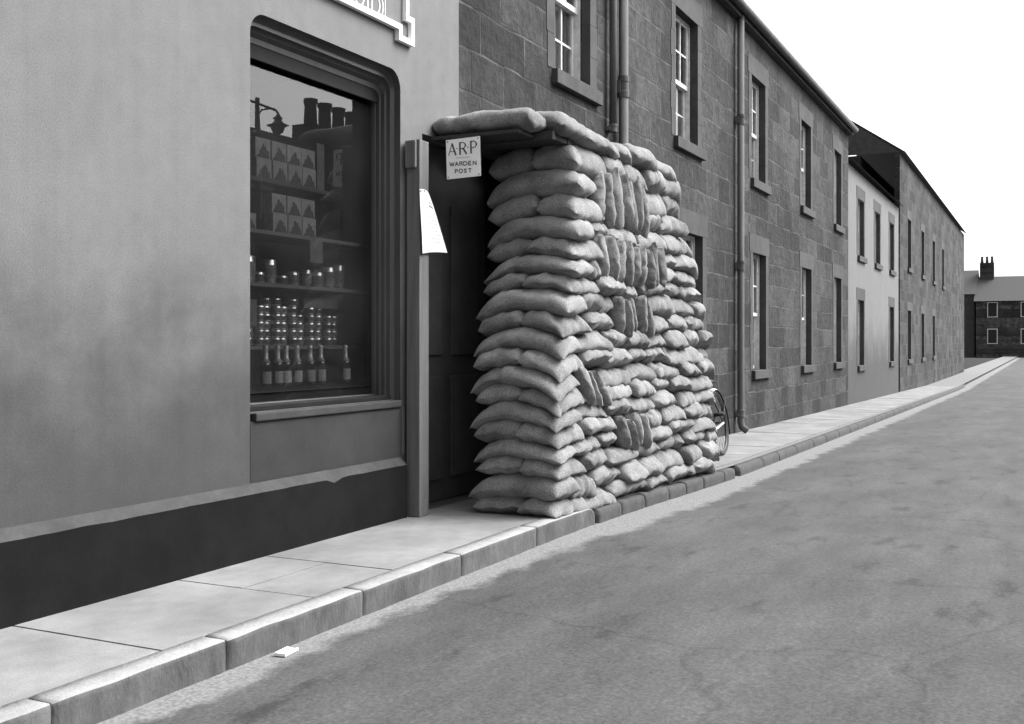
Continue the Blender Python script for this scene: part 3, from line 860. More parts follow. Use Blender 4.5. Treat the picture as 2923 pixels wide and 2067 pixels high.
# ---------------------------------------------------------------- timber post and its block, curled notice, warden sign
post = empty("timber_post", (6.18, 3.75, 0))
tag(post, "rough squared timber post with nailed block, standing against the shop wall", "post")
mb = MB().box(6.105, 6.225, 3.685, 3.785, -0.002, 2.475, bev=0.006)
for i, vv in enumerate(mb.v):
    mb.v[i] = (vv[0] + 0.004 * math.sin(vv[2] * 1.3), vv[1] + 0.003 * noise.noise(Vector(vv) * 2), vv[2])
mb.build("upright", M['timber'], post)
mb = MB()
mb.box(6.075, 6.104, 3.700, 3.782, 2.285, 2.47, bev=0.014)
mb.build("block", M['timber'], post)
bx("batten", 6.226, 6.246, 3.72, 3.785, 1.80, 2.46, M['timber'], post, bev=0.004)

mb = MB()
nu, nv = 14, 16
P0 = Vector((6.10, 3.678, 2.145)); hgt = 0.40
for s in (0, 1):
    for j in range(nv + 1):
        t = j / nv
        for i in range(nu + 1):
            u = i / nu
            wtop, wbot = 0.135, 0.262
            wd = wtop + (wbot - wtop) * (t ** 0.85)
            curl = 0.05 * (u ** 2) * t + 0.012 * math.sin(u * 5 + t * 2) * t
            x_ = P0.x - 0.012 + u * wd + 0.02 * t * (1 - u)
            y_ = P0.y - 0.004 - 0.012 * math.sin(math.pi * u) - curl - s * 0.0012
            z_ = P0.z - t * hgt - 0.02 * (1 - u) * t + (0.008 * math.sin(u * 3.0)) - 0.045 * u * u * (1 - t) ** 3
            mb.v.append((x_, y_, z_))
m_ = nu + 1; half = (nv + 1) * m_
for s in (0, 1):
    for j in range(nv):
        for i in range(nu):
            a = s * half + j * m_ + i
            q = (a, a + 1, a + m_ + 1, a + m_)
            mb.f.append(q if s == 1 else q[::-1])
def paper_pt(u, t, out):
    wd = 0.135 + (0.262 - 0.135) * (t ** 0.85)
    curl = 0.05 * (u ** 2) * t + 0.012 * math.sin(u * 5 + t * 2) * t
    return (P0.x - 0.012 + u * wd + 0.02 * t * (1 - u), P0.y - 0.004 - 0.012 * math.sin(math.pi * u) - curl - 0.0014 - out,
            P0.z - t * hgt - 0.02 * (1 - u) * t + (0.008 * math.sin(u * 3.0)) - 0.045 * u * u * (1 - t) ** 3)
note = empty("paper_notice", tuple(P0))
tag(note, "curled white paper notice pinned to the timber post beside the dark doorway", "notice")
mb.build("sheet", M['paper'], note, smooth=True)
mb = MB()
def paper_bar(u0, u1, t0, t1):
    n_ = 6
    k = len(mb.v)
    for i in range(n_ + 1):
        u = u0 + (u1 - u0) * i / n_
        mb.v += [paper_pt(u, t0, 0.0006), paper_pt(u, t1, 0.0006)]
    for i in range(n_):
        mb.f.append((k + 2 * i, k + 2 * i + 1, k + 2 * i + 3, k + 2 * i + 2))
rr = random.Random(8)
paper_bar(0.52, 0.66, 0.185, 0.205); paper_bar(0.70, 0.78, 0.185, 0.205)
for i in range(4):
    paper_bar(0.50 + i * 0.085, 0.57 + i * 0.085, 0.24, 0.27)
for k_ in range(9):
    t_ = 0.36 + k_ * 0.06
    u = 0.22
    while u < 0.85:
        l_ = rr.uniform(0.04, 0.12)
        paper_bar(u, min(u + l_, 0.9), t_, t_ + 0.006)
        u += l_ + 0.03
strk_n = mb.build("printed_text", M['ink_pale'], note)
for (u, t) in ((0.06, 0.03), (0.3, 0.025)):
    p = Vector(paper_pt(u, t, 0.0))
    MB().lathe([(0.006, 0.0), (0.006, 0.002), (0.003, 0.004)], p, 10, Matrix.Rotation(math.radians(90), 3, 'X')).build("tack", M['iron'], note)

# warden sign hangs on a dark board under the shelter roof, facing along the pavement
sg = empty("warden_sign", (6.41, 3.525, 2.253))
tag(sg, "square white enamel sign lettered A.R.P WARDEN POST above the dark entrance", "sign")
SX = 6.41; sy0, sy1, sz0, sz1 = 3.653, 3.396, 2.253, 2.517
tl = math.radians(1.6)
cs = Vector((SX, (sy0 + sy1) / 2, (sz0 + sz1) / 2))
def place_w(u, v_, o):            # u to the right as read, v up, o out towards -X
    c2, s2 = math.cos(tl), math.sin(tl)
    return (SX - 0.004 - o, cs.y - (u * c2 - v_ * s2), cs.z + (u * s2 + v_ * c2))
mb = MB()
hw, hh = 0.130, 0.1330
c4 = [(-hw, -hh), (hw, -hh), (hw, hh), (-hw, hh)]
mb.add([place_w(u, v_, 0) for u, v_ in c4] + [place_w(u, v_, -0.004) for u, v_ in c4], [(0, 1, 2, 3), (7, 6, 5, 4)] + [(a, 4 + a, 4 + (a + 1) % 4, (a + 1) % 4) for a in range(4)])
mb.build("plate", M['enamel'], sg)
U = lambda px: (px - 975) / 1085 * 0.260        # measured on an enlarged view of the sign
V = lambda py: (835 - py) / 1190 * 0.266
def px(P): return [(U(a) , V(b_)) for a, b_ in P]
def skew(P): return [(U(a), V(b_ + (a - 975) * 0.048)) for a, b_ in P]
st = []
thick, thin = 0.0115, 0.0045
st += [(skew([(510, 738), (630, 385)]), thin), (skew([(630, 385), (742, 730)]), thick), (skew([(548, 625), (700, 625)]), thin)]
st += [(skew([(882, 370), (882, 728)]), thick)]
st += [(skew([(882, 372), (960, 370), (1020, 385), (1055, 430), (1055, 480), (1020, 530), (960, 552), (882, 555)]), 0.006), (skew([(1052, 425), (1055, 485)]), 0.010), (skew([(990, 560), (1085, 715)]), thick)]
st += [(skew([(1232, 352), (1232, 710)]), thick)]
st += [(skew([(1232, 352), (1310, 350), (1370, 370), (1405, 420), (1405, 470), (1370, 525), (1310, 548), (1232, 550)]), 0.006), (skew([(1403, 415), (1403, 475)]), 0.010)]
st += [(skew([(775, 540), (795, 540)]), 0.006), (skew([(1125, 522), (1147, 522)]), 0.007)]
strokes(st, 0.01, place_w).build("large_lettering", M['ink'], sg)
st = [(skew([(740, 822), (1195, 822)]), 0.0016)]
g = 0.0056
def glyph(ch, x, y, w_, h):
    """sans capitals drawn as strokes in the enlarged-view pixels; y is the baseline"""
    t = y - h
    G = {
        'W': [[(x, t), (x + w_ * .25, y), (x + w_ * .5, t + h * .2), (x + w_ * .75, y), (x + w_, t)]],
        'A': [[(x, y), (x + w_ / 2, t), (x + w_, y)], [(x + w_ * .22, y - h * .35), (x + w_ * .78, y - h * .35)]],
        'R': [[(x, y), (x, t), (x + w_ * .7, t), (x + w_ * .95, t + h * .2), (x + w_ * .7, t + h * .5), (x, t + h * .5)], [(x + w_ * .5, t + h * .5), (x + w_, y)]],
        'D': [[(x, y), (x, t), (x + w_ * .5, t), (x + w_ * .9, t + h * .25), (x + w_, t + h * .5), (x + w_ * .9, t + h * .75), (x + w_ * .5, y), (x, y)]],
        'E': [[(x + w_, t), (x, t), (x, y), (x + w_, y)], [(x, t + h / 2), (x + w_ * .85, t + h / 2)]],
        'N': [[(x, y), (x, t), (x + w_, y), (x + w_, t)]],
        'P': [[(x, y), (x, t), (x + w_ * .7, t), (x + w_ * .98, t + h * .25), (x + w_ * .7, t + h * .52), (x, t + h * .52)]],
        'O': [arc(x + w_ / 2, y - h / 2, w_ / 2, h / 2, 0, 360, 18)],
        'S': [[(x + w_, t + h * .15), (x + w_ * .6, t), (x + w_ * .15, t + h * .12), (x + w_ * .1, t + h * .32), (x + w_ * .5, t + h * .5), (x + w_ * .9, t + h * .68), (x + w_ * .85, t + h * .9), (x + w_ * .4, y), (x, y - h * .15)]],
        'T': [[(x, t), (x + w_, t)], [(x + w_ / 2, t), (x + w_ / 2, y)]],
    }
    return [(skew(P), g) for P in G[ch]]
for ch, x_, w_ in (('W', 540, 140), ('A', 712, 105), ('R', 862, 88), ('D', 988, 115), ('E', 1148, 78), ('N', 1288, 96)):
    st += glyph(ch, x_, 1060, w_, 112)
for ch, x_, w_ in (('P', 712, 75), ('O', 832, 112), ('S', 990, 84), ('T', 1135, 92)):
    st += glyph(ch, x_, 1280, w_, 112)
strokes(st, 0.005, place_w).build("small_lettering", M['ink'], sg)
for (u, v_) in ((-hw + .013, hh - .013), (hw - .013, hh - .013), (hw - .013, -hh + .013), (-hw + .013, -hh + .013)):
    p = Vector(place_w(u, v_, 0.0))
    MB().lathe([(0.0045, 0.0), (0.0045, 0.002), (0.002, 0.003)], p, 10, Matrix.Rotation(math.radians(-90), 3, 'Y')).build("screw", M['ink'], sg)


# ---------------------------------------------------------------- sandbag blast wall
def Xf(z):       # front face (towards the camera) leans back as it rises
    pts = [(-0.1, 6.42), (0.45, 6.45), (0.9, 6.50), (1.3, 6.66), (1.7, 6.82), (2.05, 6.90), (2.6, 6.97)]
    for (za, xa), (zb_, xb) in zip(pts, pts[1:]):
        if z <= zb_:
            return xa + (xb - xa) * (z - za) / (zb_ - za)
    return pts[-1][1]
def Xe(z):       # far end
    pts = [(-0.1, 9.60), (0.2, 9.86), (0.6, 9.95), (1.1, 9.88), (1.5, 9.72), (1.9, 9.58), (2.2, 9.38), (2.6, 9.20)]
    for (za, xa), (zb_, xb) in zip(pts, pts[1:]):
        if z <= zb_:
            return xa + (xb - xa) * (z - za) / (zb_ - za)
    return pts[-1][1]
def Yl(z):       # doorway side of the end face, leaning out a little as it rises
    return 3.455 + 0.12 * sstep(0.2, 2.2, z)
def Yf(z, x):    # street face
    return 2.855 - 0.045 * max(0.0, x - 6.5) * (1 - z / 3.0) + 0.028 * z
ROWS = [-0.01, 0.10, 0.25, 0.37, 0.48, 0.61, 0.73, 0.85, 0.97, 1.095, 1.225, 1.35, 1.50, 1.62, 1.745, 1.875, 2.02, 2.17, 2.345, 2.53]

def field(p, wob):
    """sag at the street corner and at the doorway side, gentle waviness of the courses, fall of the ground"""
    x, y, z = p
    dx = max(0.0, x - Xf(z)); dy = max(0.0, y - Yf(z, x))
    A = 0.105 * math.exp(-((z - 0.90) / 0.42) ** 2) + 0.03 * sstep(0.1, 0.5, z) * (1 - sstep(1.9, 2.3, z))
    dz = -A * math.exp(-(dx + dy) / 0.17)
    dz -= 0.045 * sstep(3.28, 3.62, y) * sstep(0.05, 0.4, z)
    dz += 0.022 * noise.noise(Vector((x * 1.6, y * 2.0, z * 0.9 + 3.0))) * wob
    dz += 0.055 * sstep(7.0, 9.6, x) * z / 2.4 + gz(x) * (1 - z / 2.6)
    dy2 = 0.035 * noise.noise(Vector((x * 1.9 + 9, z * 2.3, 0.7))) * wob * sstep(0.1, 0.3, z)
    return Vector((x, y + dy2, z + dz))

def make_sack(c, axis, L, W, H, seed, droop=(0.03, 0.03), side=0.0, top=(0.5, 0.5), under=(0.9, 0.6), pinch=(1.0, 1.0), crease=2, upright=False, roll=0.0, wob=1.0, lean=0.0, use_field=True, rough=1.0, pe=5.0, ps=2.6, low=0.42, arch=0.0):
    """one filled hessian sack: two sheets joined by a seam all round. c: centre of its underside (its foot); axis: direction of
    the long side in plan (radians). top / under: how full the upper and lower sheets are towards the (ends, sides).
    Upright sacks stand on end with their long side vertical."""
    r_ = random.Random(seed)
    nu, nv = 36, 22
    cr = [(r_.uniform(-0.75, 0.75), r_.uniform(0.035, 0.09), r_.uniform(0.08, 0.24), r_.uniform(-0.25, 0.25)) for _ in range(crease)]
    ph = r_.uniform(0, 6.28); ph2 = r_.uniform(0, 6.28)
    skew_ = r_.uniform(-0.07, 0.07)
    so = Vector((r_.uniform(-50, 50), r_.uniform(-50, 50), r_.uniform(-50, 50)))
    ca, sa = math.cos(axis), math.sin(axis)
    cro, sro = math.cos(roll), math.sin(roll)
    us = [math.sin(math.pi / 2 * (-1 + 2 * i / nu)) for i in range(nu + 1)]
    vs_ = [math.sin(math.pi / 2 * (-1 + 2 * j / nv)) for j in range(nv + 1)]
    idx = {}
    verts = []
    zmid = H * low
    def point(u, v, sheet):
        e, a = abs(u), abs(v)
        pn = pinch[0] if u < 0 else pinch[1]
        ex = top if sheet > 0 else under
        f = max(0.0, 1 - e ** (pe / pn)) ** ex[0] * max(0.0, 1 - a ** ps) ** ex[1]
        w_ = 1 - 0.05 * e ** 4 - 0.60 * (pn - 1.0) * max(0.0, e - 0.4) ** 1.2
        w_ = max(0.2, w_)
        cf = 1.0
        for (cu, cw, ca_, ct) in cr:
            cf -= ca_ * math.exp(-((u - cu - ct * v) / cw) ** 2)
        x = L / 2 * u * (1 - 0.05 * a ** 3 + 0.015 * math.sin(2.5 * v + ph2))
        y = W / 2 * v * w_ * (0.5 + 0.5 * cf) + 0
        x += skew_ * y
        h = H * (1 - low) if sheet > 0 else -H * low
        z = h * f * (0.3 + 0.7 * cf)
        edge = max(e ** 10, a ** 10)
        fold = 0.011 * rough * sstep(0.35, 1.0, e) * (1 - e ** 12) * math.sin(v * 8 + ph + (2 if u > 0 else 0))
        fold += 0.004 * rough * sstep(0.5, 1.0, a) * (1 - a ** 12) * math.sin(u * 13 + ph2)
        q = Vector((x, y, z))
        n_ = noise.noise(q * 6.0 + so) * 0.019 + noise.noise(q * 17.0 + so) * 0.009 * rough
        n_ += 0.0068 * rough * noise.noise(Vector((x * 34, y * 8, z * 8)) + so)
        n_ += 0.0022 * rough * noise.noise(Vector((x * 70, y * 60, z * 60)) + so)
        z += (n_ + fold) * (1 if sheet > 0 else -1) * (1 - 0.8 * edge)
        z += 0.006 * edge * math.sin(u * 9 + v * 7 + ph)            # wavering seam
        y += noise.noise(Vector((x * 5, v, 3.3)) + so) * 0.014 * a
        x += noise.noise(Vector((u, y * 6, 7.3)) + so) * 0.012 * e
        dr = droop[0] if u < 0 else droop[1]
        z -= dr * e ** 2.4
        z -= side * max(0.0, -v) ** 2 + side * 0.2 * max(0.0, v) ** 2
        z -= arch * v * v
        return x, y, z
    for sheet in (1, -1):
        for i, u in enumerate(us):
            for j, v in enumerate(vs_):
                rim = i in (0, nu) or j in (0, nv)
                if rim and sheet < 0:
                    idx[(sheet, i, j)] = idx[(1, i, j)]
                    continue
                idx[(sheet, i, j)] = len(verts)
                verts.append(point(u, v, sheet))
    fs = []
    for sheet in (1, -1):
        for i in range(nu):
            for j in range(nv):
                q = (idx[(sheet, i, j)], idx[(sheet, i + 1, j)], idx[(sheet, i + 1, j + 1)], idx[(sheet, i, j + 1)])
                fs.append(q if sheet > 0 else q[::-1])
    out = []
    for (x, y, z) in verts:
        if upright:
            lx, ly, lz = z, y, -x + L / 2
            lx += lean * (lz - L / 2)
            q = Vector((c[0] + lx * ca - ly * sa, c[1] + lx * sa + ly * ca, c[2] + lz))
        else:
            y2, z2 = y * cro - z * sro, y * sro + z * cro
            q = Vector((c[0] + x * ca - y2 * sa, c[1] + x * sa + y2 * ca, c[2] + zmid + z2))
        out.append(field(q, wob) if use_field else q)
    return out, fs

sack_count = [0]
def add_sack(label, group, *a, **k):
    v, f = make_sack(*a, **k)
    zmin = min(p.z for p in v)
    cx = sum(p.x for p in v) / len(v); cy = sum(p.y for p in v) / len(v)
    o = obj("sandbag", v, f, M['hessian'], None, True, origin=(cx, cy, zmin))
    sack_count[0] += 1
    return tag(o, label, "sandbag", group)

G_FRONT, G_STREET, G_UP, G_ROOF = ("sandbags of the end face by the doorway", "sandbags coursed along the street face",
                                   "sandbags stood on end in the street face", "sandbags weighing down the shelter roof")
seed = 100
RS = random.Random(21)
# slots of upright sacks: (lowest course, number of courses, x0, x1, count)
SLOTS = [(3, 2, 7.66, 8.16, 4), (6, 2, 6.98, 7.36, 3), (10, 2, 7.66, 8.36, 5), (13, 2, 7.30, 8.66, 9), (16, 2, 7.32, 8.34, 7)]
for i in range(len(ROWS) - 1):
    z0, z1 = ROWS[i], ROWS[i + 1]
    H = (z1 - z0) * 1.20
    zc = z0 - 0.008
    xf = Xf(z0)
    yf = Yf(z0, xf)
    zl = f"{ORD[i]} course up"
    # ---- end face
    if i % 2 == 1:        # one long sack right across
        seed += 1
        add_sack(f"long drooping sandbag spanning the whole end face, {zl}", G_FRONT, (xf + 0.175, (yf + Yl(z0)) / 2 + 0.012, zc), math.pi / 2,
                 Yl(z0) + 0.04 - yf + 0.05, 0.37, H, seed, droop=(0.015, 0.05 + RS.uniform(0, 0.03)), side=0.0, top=(0.42, 0.50), under=(0.6, 0.9), pinch=(1.0, 1.15),
                 crease=RS.choice([0, 0, 1]), rough=0.8, pe=6.0, ps=3.2, low=0.40)
        xs = xf + 0.345
    else:                 # two side by side, ends to the camera
        mid = (yf + Yl(z0)) / 2 - 0.005 + RS.uniform(-0.03, 0.03)
        seed += 1
        add_sack(f"plump sandbag on the end face's doorway side, {zl}", G_FRONT, (xf + 0.27, (mid + Yl(z0)) / 2 + 0.005, zc), 0.0, 0.54, Yl(z0) + 0.03 - mid + 0.01, H, seed,
                 droop=(0.0, 0.0), side=-0.03, top=(0.5, 0.42), under=(0.9, 0.6), crease=RS.choice([0, 1]), rough=0.8, pe=6.0, ps=3.6, low=0.40, arch=0.015)
        seed += 1
        L = RS.uniform(0.50, 0.60)
        add_sack(f"plump sandbag turning the street corner, {zl}", G_FRONT, (xf + L / 2 - 0.005, (yf + mid) / 2 + 0.005, zc + 0.003), RS.uniform(-0.03, 0.03), L, mid - yf + 0.03, H * 1.02, seed,
                 droop=(0.0, RS.uniform(0.01, 0.03)), side=0.02, top=(0.5, 0.46), under=(0.9, 0.55), crease=RS.choice([1, 2]), rough=0.9, pe=6.0, ps=3.2, low=0.40, arch=0.01)
        xs = xf + L - 0.01
    # ---- street face
    slot = next((s for s in SLOTS if s[0] <= i < s[0] + s[1]), None)
    xe = Xe((z0 + z1) / 2)
    x = xs
    kn = 0
    while x < xe - 0.12:
        if slot and x > slot[2] - 0.16 and x < slot[3] - 0.05:
            x = slot[3]
            continue
        l = RS.uniform(0.36, 0.60)
        if slot and x < slot[2] and x + l > slot[2] - 0.14:
            l = slot[2] - x
        if xe - (x + l) < 0.2:
            l = xe - x
        l = min(l, 0.62)
        seed += 1
        kn += 1
        header = RS.random() < 0.16 and l < 0.42
        yy = Yf(z0, x) + RS.uniform(-0.03, 0.03)
        last = x + l > xe - 0.05
        adj = "plump" if l > 0.48 else ("short" if l < 0.38 else "creased")
        lab = f"{adj} hessian sandbag on street face, {zl}, {ORD[kn - 1]} from the doorway end"
        if header and not last:
            add_sack(lab, G_STREET, (x + l / 2, yy + 0.27, zc + RS.uniform(-0.004, 0.012)), math.pi / 2 + RS.uniform(-0.12, 0.12), 0.56, l * 1.06, H * RS.uniform(1.0, 1.08), seed,
                     droop=(RS.uniform(0.02, 0.05), 0.0), pinch=(RS.uniform(1.0, 1.3), 1.0), crease=2, top=(0.5, 0.45), under=(0.8, 0.5), ps=3.0, low=0.42)
        else:
            wdt = RS.uniform(0.33, 0.40)
            add_sack(lab, G_STREET, (x + l / 2, yy + wdt / 2, zc + RS.uniform(-0.006, 0.010)), RS.uniform(-0.11, 0.11), l * (1.05 if not last else 1.26), wdt, H * RS.uniform(0.98, 1.08), seed,
                     droop=(RS.uniform(0.0, 0.03), RS.uniform(0.085, 0.13) if last else RS.uniform(0.0, 0.04)), side=RS.uniform(0.0, 0.03), pinch=(RS.uniform(1.0, 1.15), 1.95 if last else RS.uniform(1.0, 1.3)),
                     crease=RS.choice([0, 1, 2, 3]), top=(0.40, RS.uniform(0.46, 0.56)), under=(0.45, RS.choice([0.5, 0.55, 0.6, 0.85])), roll=RS.uniform(-0.24, 0.20), rough=1.5, pe=RS.uniform(4, 8), ps=RS.uniform(2.4, 3.2), low=RS.uniform(0.40, 0.50))
        x += l
UPN = ["lowest upright group", "upright group by the corner", "middle upright group", "longest upright group", "upright group below the roof"]
LEANS = [-0.45, -0.60, -0.42, -0.16, -0.20]
for si, (r0, nr, x0, x1, n) in enumerate(SLOTS):
    zb_, zt_ = ROWS[r0], ROWS[r0 + nr]
    for k in range(n):
        seed += 1
        wd = (x1 - x0) / n
        xx = x0 + wd * (k + 0.5)
        hgt_ = (zt_ - zb_) * (RS.uniform(1.12, 1.42) if si > 2 else RS.uniform(0.98, 1.20))
        lab = f"slender upright sandbag, {ORD[k]} from doorway end of the {UPN[si]}"
        add_sack(lab, G_UP, (xx, Yf(zb_, xx) + (0.045 if si > 2 else 0.072) + RS.uniform(-0.025, 0.025), zb_ - 0.035 + RS.uniform(-0.02, 0.015)), RS.uniform(-0.30, 0.05), hgt_, RS.uniform(0.15, 0.19), wd * RS.uniform(0.88, 1.08), seed,
                 droop=(0.0, 0.0), pinch=(RS.uniform(1.1, 1.4), RS.uniform(1.6, 2.0)), crease=RS.choice([0, 1, 1]), top=(0.45, RS.uniform(0.48, 0.62)), under=(0.45, RS.uniform(0.48, 0.62)), upright=True, lean=LEANS[si] + RS.uniform(-0.12, 0.12), rough=1.0, pe=4.0, ps=2.0, low=0.5)

# ---- roof: boards on the wall and sacks on the boards
roof = empty("plank_roof", (7.7, 3.3, 2.47))
tag(roof, "dark plank roof under the top sandbags, spanning from shop wall to sandbag wall", "roof")
rng = random.Random(4)
for i in range(10):
    xa = 6.735 + i * 0.235
    bx("plank", xa, xa + 0.225, 3.0 + rng.uniform(0, 0.02), 3.795, 2.525 + 0.004 * i, 2.558 + 0.004 * i, M['plank'], roof, bev=0.004)
bx("front_beam", 6.685, 6.73, 2.99, 3.79, 2.515, 2.572, M['plank'], roof, bev=0.004)
bx("door_plank", 6.45, 6.73, 3.13, 3.795, 2.531, 2.556, M['plank'], roof, bev=0.004)
bx("sign_board", 6.413, 6.449, 3.43, 3.62, 2.29, 2.545, M['plank'], roof)
RZ = 2.56
roofs = [  # label, centre, axis, L, W, H, droop, pinch, top, under, crease, arch
    ("long round sandbag lying across the front of the roof, against the shop wall", (6.605, 3.43, RZ + 0.004), math.pi / 2, 0.77, 0.30, 0.140, (0.0, 0.0), (0.75, 0.75), (0.36, 0.46), (0.36, 0.46), 1, 0.0),
    ("broad pale sandbag with dark seamed end, front street corner of the roof", (6.955, 3.145, RZ + 0.005), 0.0, 0.52, 0.45, 0.165, (0.0, 0.01), (1.0, 1.0), (0.5, 0.48), (1.0, 0.6), 0, 0.02),
    ("pale sandbag on the roof's street edge, just behind the broad corner sack", (7.40, 3.06, RZ - 0.03), 0.0, 0.66, 0.36, 0.15, (0.0, 0.035), (1.0, 1.2), (0.42, 0.5), (0.5, 0.6), 1, 0.02),
    ("short sandbag drooping over the roof's street edge, third from the doorway end", (7.86, 3.06, RZ - 0.02), -0.05, 0.36, 0.36, 0.14, (0.0, 0.07), (1.0, 1.5), (0.45, 0.5), (0.6, 0.6), 1, 0.02),
    ("square-ended sandbag on the roof's street edge, beyond the drooping one", (8.34, 3.06, RZ + 0.0), 0.0, 0.60, 0.38, 0.17, (0.02, 0.05), (1.0, 1.1), (0.40, 0.45), (0.5, 0.5), 2, 0.01),
    ("last sandbag at the far end of the roof's street edge", (8.90, 3.06, RZ - 0.02), -0.04, 0.60, 0.36, 0.15, (0.0, 0.09), (1.0, 1.6), (0.45, 0.5), (0.6, 0.6), 2, 0.02),
    ("sandbag on the wall side of the roof, first behind the front roll", (7.16, 3.57, RZ + 0.01), 0.0, 0.50, 0.36, 0.13, (0.02, 0.02), (1.0, 1.0), (0.45, 0.5), (0.6, 0.6), 1, 0.0),
    ("sandbag on the wall side of the roof, middle of three", (7.68, 3.57, RZ + 0.02), 0.05, 0.52, 0.36, 0.13, (0.02, 0.02), (1.0, 1.0), (0.45, 0.5), (0.6, 0.6), 1, 0.0),
    ("sandbag on the wall side of the roof, last towards the far end", (8.25, 3.57, RZ + 0.03), 0.0, 0.55, 0.36, 0.13, (0.02, 0.02), (1.0, 1.0), (0.45, 0.5), (0.6, 0.6), 1, 0.0),
]
for (lab, c, ax, L, W, H, dr, pn, tp, un, crs, ar) in roofs:
    seed += 1
    add_sack(lab, G_ROOF, c, ax, L, W, H * 1.05, seed, droop=dr, pinch=pn, top=tp, under=un, crease=crs, use_field=False, rough=0.8, pe=7.0, ps=2.8, arch=ar)

# ---------------------------------------------------------------- stone building beyond the shop
SB_X0, SB_X1, EAVES = 6.84, 24.0, 5.55
SBY = WALL + 0.02
sb = empty("stone_building", (15, SBY, 0))
tag(sb, "two-storey coursed sandstone building with white sash windows and iron drainpipes", "building")
UPW = [(8.575, 9.385), (11.97, 12.85), (15.53, 16.38), (19.05, 19.9), (22.3, 23.1)]
GRW = [(12.19, 13.06), (15.61, 16.42), (19.1, 19.95), (22.3, 23.1)]
holes = [(a, b_, 3.50, 5.00) for a, b_ in UPW] + [(a, b_, 0.73, 2.44) for a, b_ in GRW] + [(SB_X0 - 0.0, DOORW[1], -0.4, DOORW[3])]
wall_grid(SB_X0, SB_X1, -0.4, EAVES, SBY, 0.15, holes).build("wall", M['stone'], sb)
def window(x0, x1, z0, z1, curtain, parent, meet=None, mat_margin='margin', yw=SBY, inset=0.115):
    w_ = empty("window", ((x0 + x1) / 2, yw, z0)); w_.parent = parent; w_.location = Vector(w_["_o"]) - Vector(parent["_o"])
    ys = yw + inset
    zm = meet if meet else z0 + (z1 - z0) * 0.48
    mb = MB()
    def sash(za, zb, yy):
        st, th = 0.045, 0.035
        mb.box(x0 + 0.02, x0 + 0.02 + st, yy, yy + th, za, zb)
        mb.box(x1 - 0.02 - st, x1 - 0.02, yy, yy + th, za, zb)
        mb.box(x0 + 0.02 + st, x1 - 0.02 - st, yy + 0.001, yy + th - 0.001, za, za + 0.05)
        mb.box(x0 + 0.02 + st, x1 - 0.02 - st, yy + 0.001, yy + th - 0.001, zb - 0.04, zb)
        wi = (x1 - x0 - 0.04 - 2 * st)
        for q in (1, 2):
            xb = x0 + 0.02 + st + wi * q / 3
            mb.box(xb - 0.011, xb + 0.011, yy + 0.003, yy + th - 0.003, za + 0.05, zb - 0.04)
        zc_ = (za + zb) / 2
        mb.box(x0 + 0.02 + st, x1 - 0.02 - st, yy + 0.005, yy + th - 0.005, zc_ - 0.010, zc_ + 0.010)
    sash(zm - 0.02, z1 - 0.012, ys)
    sash(z0 + 0.012, zm + 0.02, ys + 0.04)
    mb.build("sash", M['sash'], w_)
    mb = MB().box(x0, x0 + 0.02, ys - 0.02, ys + 0.09, z0, z1).box(x1 - 0.02, x1, ys - 0.02, ys + 0.09, z0, z1).box(x0 + 0.02, x1 - 0.02, ys - 0.02, ys + 0.09, z1 - 0.012, z1)
    mb.build("box_frame", M['sash'], w_)
    mb = MB()
    mb.add([(x0 + 0.03, ys + 0.018, zm), (x1 - 0.03, ys + 0.018, zm), (x1 - 0.03, ys + 0.018, z1), (x0 + 0.03, ys + 0.018, z1)], [(0, 1, 2, 3)])
    mb.add([(x0 + 0.03, ys + 0.058, z0), (x1 - 0.03, ys + 0.058, z0), (x1 - 0.03, ys + 0.058, zm), (x0 + 0.03, ys + 0.058, zm)], [(0, 1, 2, 3)])
    mb.build("pane", M['glass_house'], w_)
    if curtain > 0:
        zt = z0 + (z1 - z0) * curtain
        mb = MB(); nn = 30
        for i in range(nn + 1):
            x = x0 + (x1 - x0) * i / nn
            y = ys + 0.13 + 0.012 * math.sin(i * 1.7) + 0.006 * math.sin(i * 0.6)
            mb.v += [(x, y, z0), (x, y, zt)]
        for i in range(nn):
            mb.f.append((2 * i, 2 * i + 2, 2 * i + 3, 2 * i + 1))
        mb.build("curtain", M['curtain'], w_, smooth=True)
    # dressed stone margin standing slightly proud, with uneven inner bond, lintel and sill
    mb = MB()
    hgt = (z1 - z0) / 5
    for q in range(5):
        wl = 0.17 if q % 2 else 0.15
        mb.box(x0 - wl, x0 + 0.001, yw - 0.006, yw + 0.08, z0 + q * hgt + 0.002, z0 + (q + 1) * hgt - 0.002)
        mb.box(x1 - 0.001, x1 + wl, yw - 0.006, yw + 0.08, z0 + q * hgt + 0.002, z0 + (q + 1) * hgt - 0.002)
    mb.box(x0 - 0.2, x1 + 0.2, yw - 0.007, yw + 0.08, z1 + 0.002, z1 + 0.27)
    mb.build("margin", M[mat_margin], w_)
    bx("sill", x0 - 0.05, x1 + 0.20, yw - 0.055, yw + inset + 0.02, z0 - 0.125, z0 - 0.001, M[mat_margin], w_, bev=0.006)
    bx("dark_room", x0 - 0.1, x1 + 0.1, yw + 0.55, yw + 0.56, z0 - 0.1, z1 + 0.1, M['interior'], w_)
    return w_
for i, (a, b_) in enumerate(UPW):
    window(a, b_, 3.50, 5.00, 1.0 if i == 0 else (0.46, 0.8, 0.6, 0.3)[i - 1], sb, meet=4.22)
for a, b_ in GRW:
    window(a, b_, 0.73, 2.44, 0.5 if a > 15 else 0.0, sb)
mb = MB()
mb.box(SB_X0 + 0.02, SB_X1, SBY - 0.10, SBY + 0.3, EAVES + 0.002, EAVES + 0.12)
mb.build("eaves_course", M['margin'], sb)
mb = MB()
